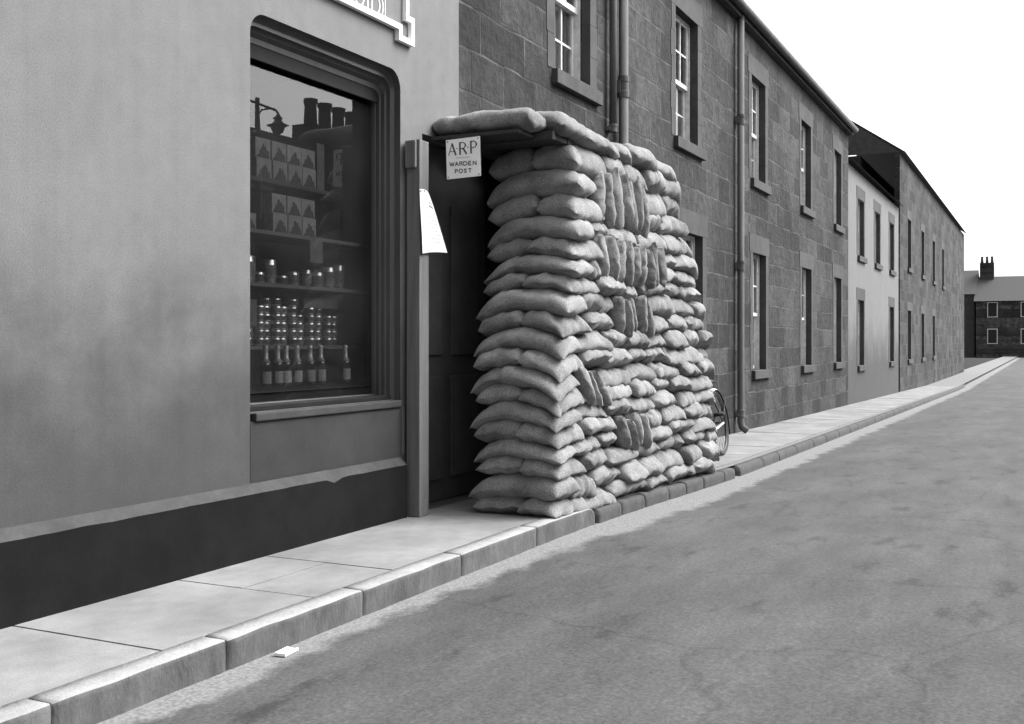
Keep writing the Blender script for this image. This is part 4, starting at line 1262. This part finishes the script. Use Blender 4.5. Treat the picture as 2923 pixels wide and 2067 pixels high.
mb.tube([(SB_X0 + 0.02, SBY - 0.16, EAVES + 0.10), (SB_X1, SBY - 0.16, EAVES + 0.10)], 0.055, 10)
mb.build("gutter", M['pipe'], sb, True)
mb = MB()
mb.add([(SB_X0, SBY - 0.12, EAVES + 0.125), (SB_X1, SBY - 0.12, EAVES + 0.125), (SB_X1, SBY + 3.6, EAVES + 2.4), (SB_X0, SBY + 3.6, EAVES + 2.4)], [(0, 1, 2, 3)])
mb.add([(SB_X0, SBY + 7.3, EAVES + 0.125), (SB_X1, SBY + 7.3, EAVES + 0.125), (SB_X1, SBY + 3.6, EAVES + 2.4), (SB_X0, SBY + 3.6, EAVES + 2.4)], [(3, 2, 1, 0)])
mb.build("roof", M['slate'], sb)
mb = MB().box(SB_X0 + 0.02, SB_X1 - 0.02, SBY + 1.1, SBY + 7.2, -0.4, EAVES)
mb.build("rear_block", M['interior'], sb)
def collar(mb, x, y, z, r, h=0.06):
    mb.lathe([(r, -0.004), (r * 1.2, 0.0), (r * 1.2, h * 0.28), (r * 1.09, h * 0.30), (r * 1.09, h * 0.72), (r * 1.2, h * 0.74), (r * 1.2, h), (r, h + 0.004)], (x, y, z), 16)
def drainpipe(x, y, r, z0, z1, collars, shoe, parent):
    mb = MB()
    pts = [(x, y, z1), (x, y, z0)]
    if shoe:
        pts = [(x, y, z1), (x, y, z0 + 0.16), (x, y - 0.015, z0 + 0.09), (x + 0.01, y - 0.09, z0 + 0.03)]
    mb.tube(pts, r, 16)
    p = mb.build("drainpipe", M['pipe'], parent, True)
    for (zc_, h) in collars:
        mb = MB(); collar(mb, x, y, zc_, r, h)
        for dx in (-1, 1):
            mb.box(x + dx * r * 1.15 - 0.012, x + dx * r * 1.15 + 0.012, y + 0.01, y + 0.06, zc_ + h * 0.2, zc_ + h * 0.8)
        mb.build("collar", M['pipe'], p)
    return p
drainpipe(9.83, SBY - 0.06, 0.035, 3.17, EAVES + 0.05, [(3.17, 0.07)], False, sb)
drainpipe(10.08, SBY - 0.075, 0.047, -0.04, EAVES + 0.05, [(3.55, 0.21), (1.6, 0.1)], True, sb)
drainpipe(14.64, SBY - 0.075, 0.047, -0.10, EAVES + 0.05, [(4.10, 0.14), (2.11, 0.14), (0.12, 0.10)], True, sb)

# neighbouring houses farther along the same side
def plain_house(name, label, x0, x1, eh, wins, mat, yw):
    h = empty(name, ((x0 + x1) / 2, yw, 0)); tag(h, label, "house", "houses farther along the street")
    wall_grid(x0, x1, -0.6, eh, yw, 0.15, wins).build("wall", mat, h)
    for w_ in wins:
        window(*w_, 0.5, h, yw=yw)
    mb = MB()
    mb.add([(x0, yw - 0.15, eh + 0.02), (x1, yw - 0.15, eh + 0.02), (x1, yw + 3.6, eh + 2.6), (x0, yw + 3.6, eh + 2.6)], [(0, 1, 2, 3)])
    mb.add([(x0, yw, eh + 0.02), (x0, yw + 3.6, eh + 2.6), (x0, yw + 7, eh + 0.02)], [(0, 1, 2)])
    mb.build("roof", M['slate'], h)
    mb = MB().box(x0 + 0.02, x1 - 0.02, yw + 1.1, yw + 7.0, -0.4, eh)
    mb.build("rear_block", M['interior'], h)
    ch = bx("chimney", x1 - 1.6, x1 - 0.3, yw + 3.2, yw + 3.9, eh + 2.0, eh + 3.5, mat, h)
    mb = MB()
    for q in range(3):
        mb.lathe([(0.13, 0), (0.10, 0.5), (0.13, 0.52), (0.13, 0.58)], (x1 - 1.35 + q * 0.4, yw + 3.55, eh + 3.5), 12)
    mb.build("chimney_pot", M['clay'], ch, True)
plain_house("terrace_house", "plain rendered house beyond the sandstone building, farther along the street", 24.05, 33.0, 5.0,
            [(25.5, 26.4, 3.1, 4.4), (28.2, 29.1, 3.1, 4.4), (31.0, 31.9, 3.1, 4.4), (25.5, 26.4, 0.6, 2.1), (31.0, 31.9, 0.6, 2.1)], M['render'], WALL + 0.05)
plain_house("terrace_house", "tall stone house at the far end of the street", 33.05, 60.0, 6.6,
            [(35.0, 35.9, 3.4, 4.9), (39.0, 39.9, 3.4, 4.9), (43.0, 43.9, 3.4, 4.9), (47.0, 47.9, 3.4, 4.9), (35.0, 35.9, 0.6, 2.1), (39.0, 39.9, 0.6, 2.1), (43.0, 43.9, 0.6, 2.1)], M['stone'], WALL + 0.02)

def end_house(label, y0, y1, eh, ridge, mat, cols):
    """house closing the far end of the street, its front facing back along it"""
    X = 125.0 + (y0 % 3)
    h = empty("end_house", (X, (y0 + y1) / 2, -0.4)); tag(h, label, "house", "houses closing the far end of the street")
    mb = MB().box(X, X + 8, y0, y1, -0.6, eh)
    mb.add([(X, y0, eh), (X, y1, eh), (X, (y0 + y1) / 2, eh)], [(0, 1, 2)])
    mb.build("wall", mat, h)
    mb = MB()
    mb.add([(X - 0.3, y0 - 0.2, eh + 0.01), (X - 0.3, y1 + 0.2, eh + 0.01), (X + 4, y1 + 0.2, ridge), (X + 4, y0 - 0.2, ridge)], [(0, 1, 2, 3)])
    mb.add([(X + 8.3, y0 - 0.2, eh + 0.01), (X + 8.3, y1 + 0.2, eh + 0.01), (X + 4, y1 + 0.2, ridge), (X + 4, y0 - 0.2, ridge)], [(3, 2, 1, 0)])
    mb.build("roof", M['slate'], h)
    for k in range(cols):
        yc = y0 + (y1 - y0) * (k + 0.5) / cols
        for z in (0.9, 3.7):
            f_ = bx("window", X - 0.03, X - 0.005, yc - 0.5, yc + 0.5, z, z + 1.6, M['sash'], h)
            bx("pane", X - 0.05, X - 0.032, yc - 0.42, yc + 0.42, z + 0.08, z + 1.52, M['interior'], f_)
    c_ = bx("chimney", X + 3.5, X + 4.5, y1 - 1.6, y1 - 0.2, ridge - 0.6, ridge + 1.5, mat, h)
    for q in range(3):
        MB().lathe([(0.16, 0), (0.12, 0.6), (0.16, 0.63), (0.16, 0.7)], (X + 4, y1 - 1.4 + q * 0.5, ridge + 1.5), 10).build("chimney_pot", M['clay'], c_, True)
end_house("rendered house closing the far end of the street, beside the tall stone one", 7.0, 17.0, 6.2, 9.0, M['margin'], 3)
end_house("low stone house closing the far end of the street, straight ahead", -6.0, 6.8, 5.4, 8.2, M['stone'], 4)
end_house("tall dark stone house closing the far end of the street, on the roadside corner", -20.0, -6.2, 7.0, 10.2, M['stone'], 4)
end_house("broad stone house at the street's far end, beyond the roadside corner one", -36.0, -20.2, 6.0, 9.0, M['margin'], 5)

# ---------------------------------------------------------------- bicycle leaning behind the far end of the sandbags
bk = empty("bicycle", (10.82, 3.08, gz(10.8)))
tag(bk, "black roadster bicycle with white-tipped rear mudguard, leaning behind the sandbag wall", "bicycle")
BZ = gz(11.0)
ang = math.radians(1.0); lean = math.radians(9.0)
RX = 11.30
def bp(x, z, off=0.0):        # x along the bike from the rear hub (negative = forward), z height, off sideways
    yy = off * math.cos(lean) + z * math.sin(lean)
    zz = z * math.cos(lean) - off * math.sin(lean)
    return Vector((RX + x * math.cos(ang) - yy * math.sin(ang), 3.08 + x * math.sin(ang) + yy * math.cos(ang), BZ + zz))
Mw = Matrix(((math.cos(ang), -math.sin(ang) * math.cos(lean), -math.sin(ang) * math.sin(lean)),
             (math.sin(ang), math.cos(ang) * math.cos(lean), math.cos(ang) * math.sin(lean)),
             (0, -math.sin(lean), math.cos(lean))))
RW = 0.325
def wheel(xc, nm):
    c = bp(xc, RW + 0.018)
    w_ = empty(nm, tuple(c)); w_.parent = bk; w_.location = c - Vector(bk["_o"])
    MB().torus(c, RW, 0.019, Mw, 56, 10).build("tyre", M['rubber'], w_, True)
    MB().torus(c, RW - 0.022, 0.010, Mw, 56, 8).build("rim", M['iron'], w_, True)
    mb = MB()
    for k in range(32):
        a = 2 * math.pi * k / 32
        s = 0.03 if k % 2 else -0.03
        p = Vector((0.02 * math.cos(a + 0.9), s, 0.02 * math.sin(a + 0.9))); q = Vector(((RW - 0.025) * math.cos(a), 0, (RW - 0.025) * math.sin(a)))
        mb.tube([Mw @ p + c, Mw @ q + c], 0.0014, 4, cap=False)
    mb.build("spoke", M['pipe'], w_)
    mb = MB(); mb.tube([Mw @ Vector((0, -0.05, 0)) + c, Mw @ Vector((0, 0.05, 0)) + c], 0.018, 12)
    mb.build("hub", M['pipe'], w_, True)
    return c
WB = 1.14
rc = wheel(0, "rear_wheel"); fc = wheel(-WB, "front_wheel")
def guard(xc, a0, a1, nm, mat, rr=RW + 0.040):
    mb = MB(); c = bp(xc, RW + 0.018); n_ = 30
    for i in range(n_ + 1):
        a = math.radians(a0 + (a1 - a0) * i / n_)
        for j in range(7):
            t = -1 + 2 * j / 6
            r2 = rr - 0.016 * t * t
            mb.v.append(Mw @ Vector((r2 * math.cos(a), 0.031 * t, r2 * math.sin(a))) + c)
    for i in range(n_):
        for j in range(6):
            mb.f.append((i * 7 + j, i * 7 + j + 1, (i + 1) * 7 + j + 1, (i + 1) * 7 + j))
    o = mb.build(nm, mat, bk, True)
    sm = o.modifiers.new("thickness", 'SOLIDIFY'); sm.thickness = 0.002
    return o
guard(0, -25, 200, "rear_mudguard", M['iron'])
guard(0, 76, 106, "white_patch", M['white'], RW + 0.0435)
guard(-WB, 10, 210, "front_mudguard", M['iron'])
bb = bp(-0.46, 0.29); seat_top = bp(-0.66 + 0.36, 0.80); seat_cl = bp(-0.285, 0.76)
head_t = bp(-0.93, 0.84); head_b = bp(-0.985, 0.66)
mb = MB()
mb.tube([bb, seat_cl], 0.015, 10); mb.tube([seat_cl, head_t], 0.014, 10); mb.tube([bb, head_b], 0.016, 10); mb.tube([head_b, head_t], 0.018, 10)
for s in (-0.055, 0.055):
    mb.tube([bp(0, RW + 0.018, s), bp(-0.44, 0.29, s * 0.7)], 0.010, 8)
    mb.tube([bp(0, RW + 0.018, s), bp(-0.275, 0.75, s * 0.4)], 0.009, 8)
    mb.tube([bp(-WB, RW + 0.018, s), bp(-1.03, 0.56, s * 0.9), bp(-0.99, 0.66, s * 0.5)], 0.011, 8)
    mb.tube([bp(0, RW + 0.018, s), Mw @ Vector(((RW + 0.03) * math.cos(math.radians(35)), s * 0.6, (RW + 0.03) * math.sin(math.radians(35)))) + rc], 0.003, 6)
mb.build("frame", M['iron'], bk, True)
cgd = MB()
for s in (0.045, 0.058):
    cgd.tube([bp(0.03, RW + 0.07, s), bp(-0.42, 0.38, s), bp(-0.50, 0.36, s), bp(-0.54, 0.28, s), bp(-0.44, 0.20, s), bp(0.0, RW - 0.03, s)], 0.008, 6)
cgd.build("chain_guard", M['iron'], bk, True)
MB().tube([bp(-0.03, RW + 0.012, -0.066), bp(-0.40, 0.285, -0.06)], 0.011, 8).build("bright_stay", M['chrome'], bk, True)
cr_ = MB(); cr_.torus(bb, 0.085, 0.006, Mw, 30, 6); cr_.tube([bp(-0.46, 0.29, 0.07), bp(-0.52, 0.14, 0.08)], 0.009, 8); cr_.tube([bp(-0.46, 0.29, -0.07), bp(-0.40, 0.44, -0.08)], 0.009, 8)
cr_ = cr_.build("crankset", M['iron'], bk, True)
pd = MB(); pd.tube([bp(-0.52, 0.14, 0.08), bp(-0.52, 0.14, 0.18)], 0.02, 8); pd.tube([bp(-0.40, 0.44, -0.08), bp(-0.40, 0.44, -0.18)], 0.02, 8)
pd.build("pedal", M['rubber'], cr_, True)
sd = MB()
for (dx, wv) in ((0, 1),):
    n_ = 12
    for i in range(n_ + 1):
        t = i / n_
        wdt = 0.105 * (1 - t) ** 0.8 + 0.022
        for j in range(7):
            q = -1 + 2 * j / 6
            sd.v.append(bp(-0.28 - 0.26 * t, 0.81 + 0.012 * math.sin(t * 6) - 0.04 * q * q * (1 - 0.5 * t), wdt * q))
    for i in range(n_):
        for j in range(6):
            sd.f.append((i * 7 + j, i * 7 + j + 1, (i + 1) * 7 + j + 1, (i + 1) * 7 + j))
sdo = sd.build("saddle", M['leather'], bk, True)
sdo.modifiers.new("thickness", 'SOLIDIFY').thickness = 0.012
MB().tube([seat_cl, bp(-0.275, 0.83)], 0.012, 10).build("seat_post", M['chrome'], bk, True)
hb = MB()
hb.tube([head_t, bp(-0.955, 0.88)], 0.012, 10)
hb.tube([bp(-0.74, 0.84, -0.20), bp(-0.86, 0.86, -0.19), bp(-0.94, 0.88, -0.10), bp(-0.96, 0.88, 0), bp(-0.94, 0.88, 0.10), bp(-0.86, 0.86, 0.22), bp(-0.74, 0.84, 0.24)], 0.011, 10)
hb.build("handlebar", M['chrome'], bk, True)

# ---------------------------------------------------------------- goods behind the plate glass
YS = YG + 0.13
FLOOR = 0.88
shf = empty("display_shelving", (5.3, YS, FLOOR))
tag(shf, "narrow shop display shelves on brackets behind the plate glass", "shelf")
for (z, x0, x1, d0, d1) in ((2.105, 4.6, 5.68, YS - 0.02, YS + 0.30), (1.80, 4.6, 6.12, YS - 0.03, YS + 0.30), (1.495, 4.6, 6.15, YS - 0.0, YS + 0.30), (1.125, 4.6, 6.15, YS + 0.06, YS + 0.36)):
    bx("shelf", x0, x1, d0, d1, z - 0.022, z, M['shelf'] if z != 2.105 else M['frame'], shf)
bx("shelf_back", 4.6, 6.15, YS + 0.40, YS + 0.42, FLOOR, 2.5, M['interior'], shf)
def packet(x, y, z, w_, h, label):
    p = empty("packet", (x, y, z)); tag(p, label, "packet", "packets on the window shelves")
    bx("carton", x - w_ / 2, x + w_ / 2, y, y + 0.07, z, z + h, M['label_pale'], p, bev=0.003)
    r_ = random.Random(int(x * 1000 + z * 77))
    pts = [(-0.44, 0.03)]
    pk = r_.uniform(-0.05, 0.08)
    for (u, v_) in ((-0.40, 0.16), (-0.30, 0.20), (-0.26, 0.40), (-0.14, 0.50), (-0.10 + pk, 0.66), (0.0 + pk, 0.72), (0.08 + pk, 0.62), (0.16, 0.60), (0.22, 0.42), (0.34, 0.36), (0.38, 0.16)):
        pts.append((u + r_.uniform(-0.03, 0.03), v_ + r_.uniform(-0.05, 0.05)))
    pts.append((0.44, 0.03))
    obj("printed_peak", [(x + u * w_, y - 0.002, z + v_ * h) for u, v_ in pts], [tuple(range(len(pts)))], M['label_dark'], p)
for (z, rows, xs, nm) in ((2.106, 2, [5.07, 5.22, 5.365, 5.505], "upper shelf"), (1.801, 2, [5.22, 5.365, 5.505], "middle shelf")):
    for r_ in range(rows):
        for k, x in enumerate(xs):
            h = 0.119 if z > 2 else 0.116
            packet(x + (0.004 if r_ else 0), YS + 0.012 * r_, z + r_ * (h + 0.001), 0.136, h, f"packet with dark peak, {nm}, {'stacked' if r_ else 'bottom'} row, {ORD[k]} from the dim window edge")
packet(5.06, YS + 0.10, 1.801, 0.12, 0.11, "lone shadowed packet set back on the middle shelf")
tag(bx("show_card", 5.585, 5.66, YS + 0.0, YS + 0.012, 2.106, 2.40, M['card'], origin=(5.62, YS, 2.106)), "plain upright card at the end of the upper packet shelf", "card")
tag(bx("show_card", 5.60, 5.98, YS + 0.115, YS + 0.121, 1.365, 1.43, M['card'], origin=(5.8, YS + 0.115, 1.365)), "long low card propped above the stacked tins", "card")
tag(bx("show_card", 5.0, 5.13, YS + 0.105, YS + 0.111, 1.24, 1.40, M['card'], origin=(5.06, YS + 0.105, 1.24)), "square card leaning by the tin stacks near the window edge", "card")
tag(bx("show_card", 5.47, 5.60, YS - 0.032, YS - 0.029, 1.64, 1.80, M['card'], origin=(5.54, YS - 0.03, 1.64)), "grey ticket hanging from the edge of the middle shelf", "card")
def tin(x, y, z, r, h, label, grp):
    t = empty("tin", (x, y, z)); tag(t, label, "tin", grp)
    mb = MB().lathe([(r * 0.96, 0), (r, 0.003), (r, h - 0.003), (r * 0.95, h), (r * 0.93, h - 0.003)], (x, y, z), 16)
    mb.build("can", M['tin'], t, True)
    mb = MB()
    n_ = 16
    for k in range(n_):
        a = 2 * math.pi * k / n_
        mb.v += [(x + (r + 0.0012) * math.cos(a), y + (r + 0.0012) * math.sin(a), z + h * 0.22), (x + (r + 0.0012) * math.cos(a), y + (r + 0.0012) * math.sin(a), z + h * 0.78)]
    for k in range(n_):
        k2 = (k + 1) % n_
        mb.f.append((2 * k, 2 * k2, 2 * k2 + 1, 2 * k + 1))
    mb.build("wrapper", M['tin_label'], t, True)
rt = random.Random(12)
hts = [3, 4, 5, 6, 6, 5, 6, 4, 5, 5, 4, 4]
for s, x in enumerate([5.03, 5.11, 5.19, 5.27, 5.35, 5.43, 5.51, 5.60, 5.69, 5.79, 5.88, 5.97]):
    h = 0.048
    for k in range(hts[s]):
        tin(x + rt.uniform(-0.005, 0.005), YS + 0.14 + 0.02 * (s % 2), 1.1255 + k * (h + 0.0005), 0.037, h, f"small bright tin in the {ORD[s]} stack from the dim window edge, {ORD[k]} from the bottom", "stacked tins in the shop window")
for s, (x, r, h) in enumerate([(5.05, 0.055, 0.16), (5.16, 0.04, 0.07), (5.26, 0.045, 0.15), (5.38, 0.04, 0.06), (5.49, 0.04, 0.09), (5.62, 0.04, 0.11), (5.74, 0.045, 0.10), (5.86, 0.05, 0.14), (5.98, 0.04, 0.16)]):
    tin(x, YS + 0.12, 1.4955, r, h, f"canister on the shelf below the packets, {ORD[s]} from the dim window edge", "canisters on the third window shelf")
def bottle(x, y, z, label):
    b_ = empty("bottle", (x, y, z)); tag(b_, label, "bottle", "bottles at the front of the window")
    MB().lathe([(0.030, 0), (0.033, 0.006), (0.033, 0.13), (0.029, 0.150), (0.014, 0.178), (0.0125, 0.235), (0.0145, 0.238), (0.0145, 0.248)], (x, y, z), 18).build("glass_body", M['bottle'], b_, True)
    mb = MB()
    for (za, zb_) in ((0.03, 0.10),):
        n_ = 12
        for k in range(n_ + 1):
            a = math.radians(195 + 150 * k / n_)
            mb.v += [(x + 0.0342 * math.cos(a), y + 0.0342 * math.sin(a), z + za), (x + 0.0342 * math.cos(a), y + 0.0342 * math.sin(a), z + zb_)]
        for k in range(n_):
            mb.f.append((2 * k, 2 * k + 2, 2 * k + 3, 2 * k + 1))
    mb.build("paper_label", M['bottle_label'], b_, True)
    MB().lathe([(0.0305, 0.150), (0.0165, 0.180), (0.0155, 0.236), (0.0165, 0.250), (0.004, 0.254)], (x, y, z), 16).build("foil_cap", M['foil'], b_, True)
for s, x in enumerate([5.045, 5.155, 5.235, 5.34, 5.47, 5.58, 5.845]):
    bottle(x, YS - 0.03, FLOOR - 0.005, f"dark foil-topped bottle at the window front, {ORD[s]} from the dim window edge")

# ---------------------------------------------------------------- small litter in the gutter
lt = MB()
c0 = Vector((3.555, 2.775, gz(3.5) - KH + 0.004))
L_, W_, H_ = 0.10, 0.05, 0.012
ca, sa = math.cos(0.12), math.sin(0.12)
def lp(u, v_, z): return (c0.x + u * ca - v_ * sa, c0.y + u * sa + v_ * ca, c0.z + z)
for (u0, u1, v0, v1, z0, z1) in ((-L_ / 2, L_ / 2, -W_ / 2, W_ / 2, 0, 0.002), (-L_ / 2, L_ / 2, -W_ / 2, -W_ / 2 + 0.003, 0.0025, H_), (-L_ / 2, L_ / 2, W_ / 2 - 0.003, W_ / 2, 0.0025, H_),
                                 (-L_ / 2, -L_ / 2 + 0.003, -W_ / 2 + 0.0035, W_ / 2 - 0.0035, 0.0025, H_), (L_ / 2 - 0.003, L_ / 2, -W_ / 2 + 0.0035, W_ / 2 - 0.0035, 0.0025, H_ * 0.6)):
    k = len(lt.v)
    lt.v += [lp(u0, v0, z0), lp(u1, v0, z0), lp(u1, v1, z0), lp(u0, v1, z0), lp(u0, v0, z1), lp(u1, v0, z1), lp(u1, v1, z1), lp(u0, v1, z1)]
    lt.f += [tuple(k + a for a in q) for q in ((0, 3, 2, 1), (4, 5, 6, 7), (0, 1, 5, 4), (1, 2, 6, 5), (2, 3, 7, 6), (3, 0, 4, 7))]
tag(lt.build("matchbox_tray", M['white'], origin=tuple(c0)), "small open white cardboard tray lying in the gutter below the kerb", "litter")

# ---------------------------------------------------------------- across the street (seen mirrored in the plate glass)
OY = -9.5
strip("far_pavement", xs_long, lambda x: OY, lambda x: OY + 2.0, lambda x, y: 0.02, M['slab'])
oh = empty("flat_roofed_building", (16, OY, 0)); tag(oh, "long dark stone block across the street, mirrored in the shop window", "building")
wins = [(a, a + 1.0, z, z + 1.6) for a in (2, 6, 10, 14, 18, 21) for z in (0.8, 4.2)]
def flip_wall(x0, x1, z1, ho):
    mb = wall_grid(x0, x1, -0.3, z1, 0, 0.15, ho)
    mb.v = [(x, OY - y, z) for x, y, z in mb.v]
    return mb
flip_wall(-12, 23.0, 6.30, wins).build("wall", M['stone'], oh)
for (a, b_, c, d) in wins:
    p = bx("window", a, b_, OY - 0.12, OY - 0.10, c, d, M['interior'], oh)
    mb = MB()
    mb.box(a, b_, OY - 0.099, OY - 0.07, (c + d) / 2 - 0.03, (c + d) / 2 + 0.03).box((a + b_) / 2 - 0.02, (a + b_) / 2 + 0.02, OY - 0.099, OY - 0.072, c, d)
    mb.build("sash", M['sash'], p)
bx("parapet", -12, 23.0, OY - 0.4, OY + 0.08, 6.303, 6.38, M['margin'], oh)
MB().box(-12, 23.0, OY - 8, OY - 0.7, 0, 6.2).build("rear_block", M['interior'], oh)
gh = empty("gabled_house", (30, OY, 0)); tag(gh, "dark gabled house with a row of chimney pots across the street, mirrored in the glass", "house")
wg = [(26.5, 27.4, 1, 2.6), (31.5, 32.4, 1, 2.6), (26.5, 27.4, 4, 5.5), (31.5, 32.4, 4, 5.5)]
flip_wall(23.05, 36, 6.35, wg).build("wall", M['stone'], gh)
for (a, b_, c, d) in wg:
    bx("window", a, b_, OY - 0.12, OY - 0.10, c, d, M['interior'], gh)
mb = MB()
mb.add([(23.05, OY, 6.35), (36, OY, 6.35), (35.0, OY, 7.1), (25.4, OY, 7.05)], [(0, 1, 2, 3)])
mb.add([(23.05, OY, 6.35), (25.4, OY, 7.05), (25.4, OY - 8, 7.05), (23.05, OY - 8, 6.35)], [(0, 1, 2, 3)])
mb.add([(25.4, OY, 7.05), (35.0, OY, 7.1), (35.0, OY - 8, 7.1), (25.4, OY - 8, 7.05)], [(0, 1, 2, 3)])
mb.build("roof", M['slate'], gh)
ch = bx("chimney", 24.7, 27.5, OY - 1.6, OY - 0.9, 6.4, 7.24, M['stone'], gh)
for q in range(4):
    MB().lathe([(0.19, 0), (0.17, 0.62), (0.21, 0.65), (0.21, 0.76)], (25.1 + q * 0.66, OY - 1.25, 7.243), 14).build("chimney_pot", M['clay'], ch, True)
lamp = empty("street_lamp", (19.8, -8.3, 0)); tag(lamp, "black bracket street lamp on a tall post across the street, mirrored in the glass", "street lamp")
MB().tube([(19.8, -8.3, 0.02), (19.8, -8.3, 5.8), (19.8, -8.3, 6.75)], [0.09, 0.07, 0.05], 12).build("post", M['iron'], lamp, True)
MB().lathe([(0.10, 0), (0.16, 0.06), (0.10, 0.14), (0.07, 0.2)], (19.8, -8.3, 5.82), 14).build("finial", M['iron'], lamp, True)
MB().tube([(19.55, -8.3, 6.64), (20.45, -8.3, 6.58), (20.52, -8.3, 6.52)], 0.03, 8).tube([(19.8, -8.3, 6.3), (19.95, -8.3, 6.5), (20.25, -8.3, 6.59)], 0.02, 8).build("arm", M['iron'], lamp, True)
MB().lathe([(0.04, 0.0), (0.11, 0.05), (0.16, 0.16), (0.17, 0.2), (0.26, 0.215), (0.13, 0.26), (0.07, 0.34), (0.11, 0.37), (0.05, 0.44), (0.02, 0.5)], (20.52, -8.3, 6.03), 16).build("lantern", M['iron'], lamp, True)
for o in bpy.data.objects:
    if "_o" in o:
        del o["_o"]
print("sandbags", sack_count[0])
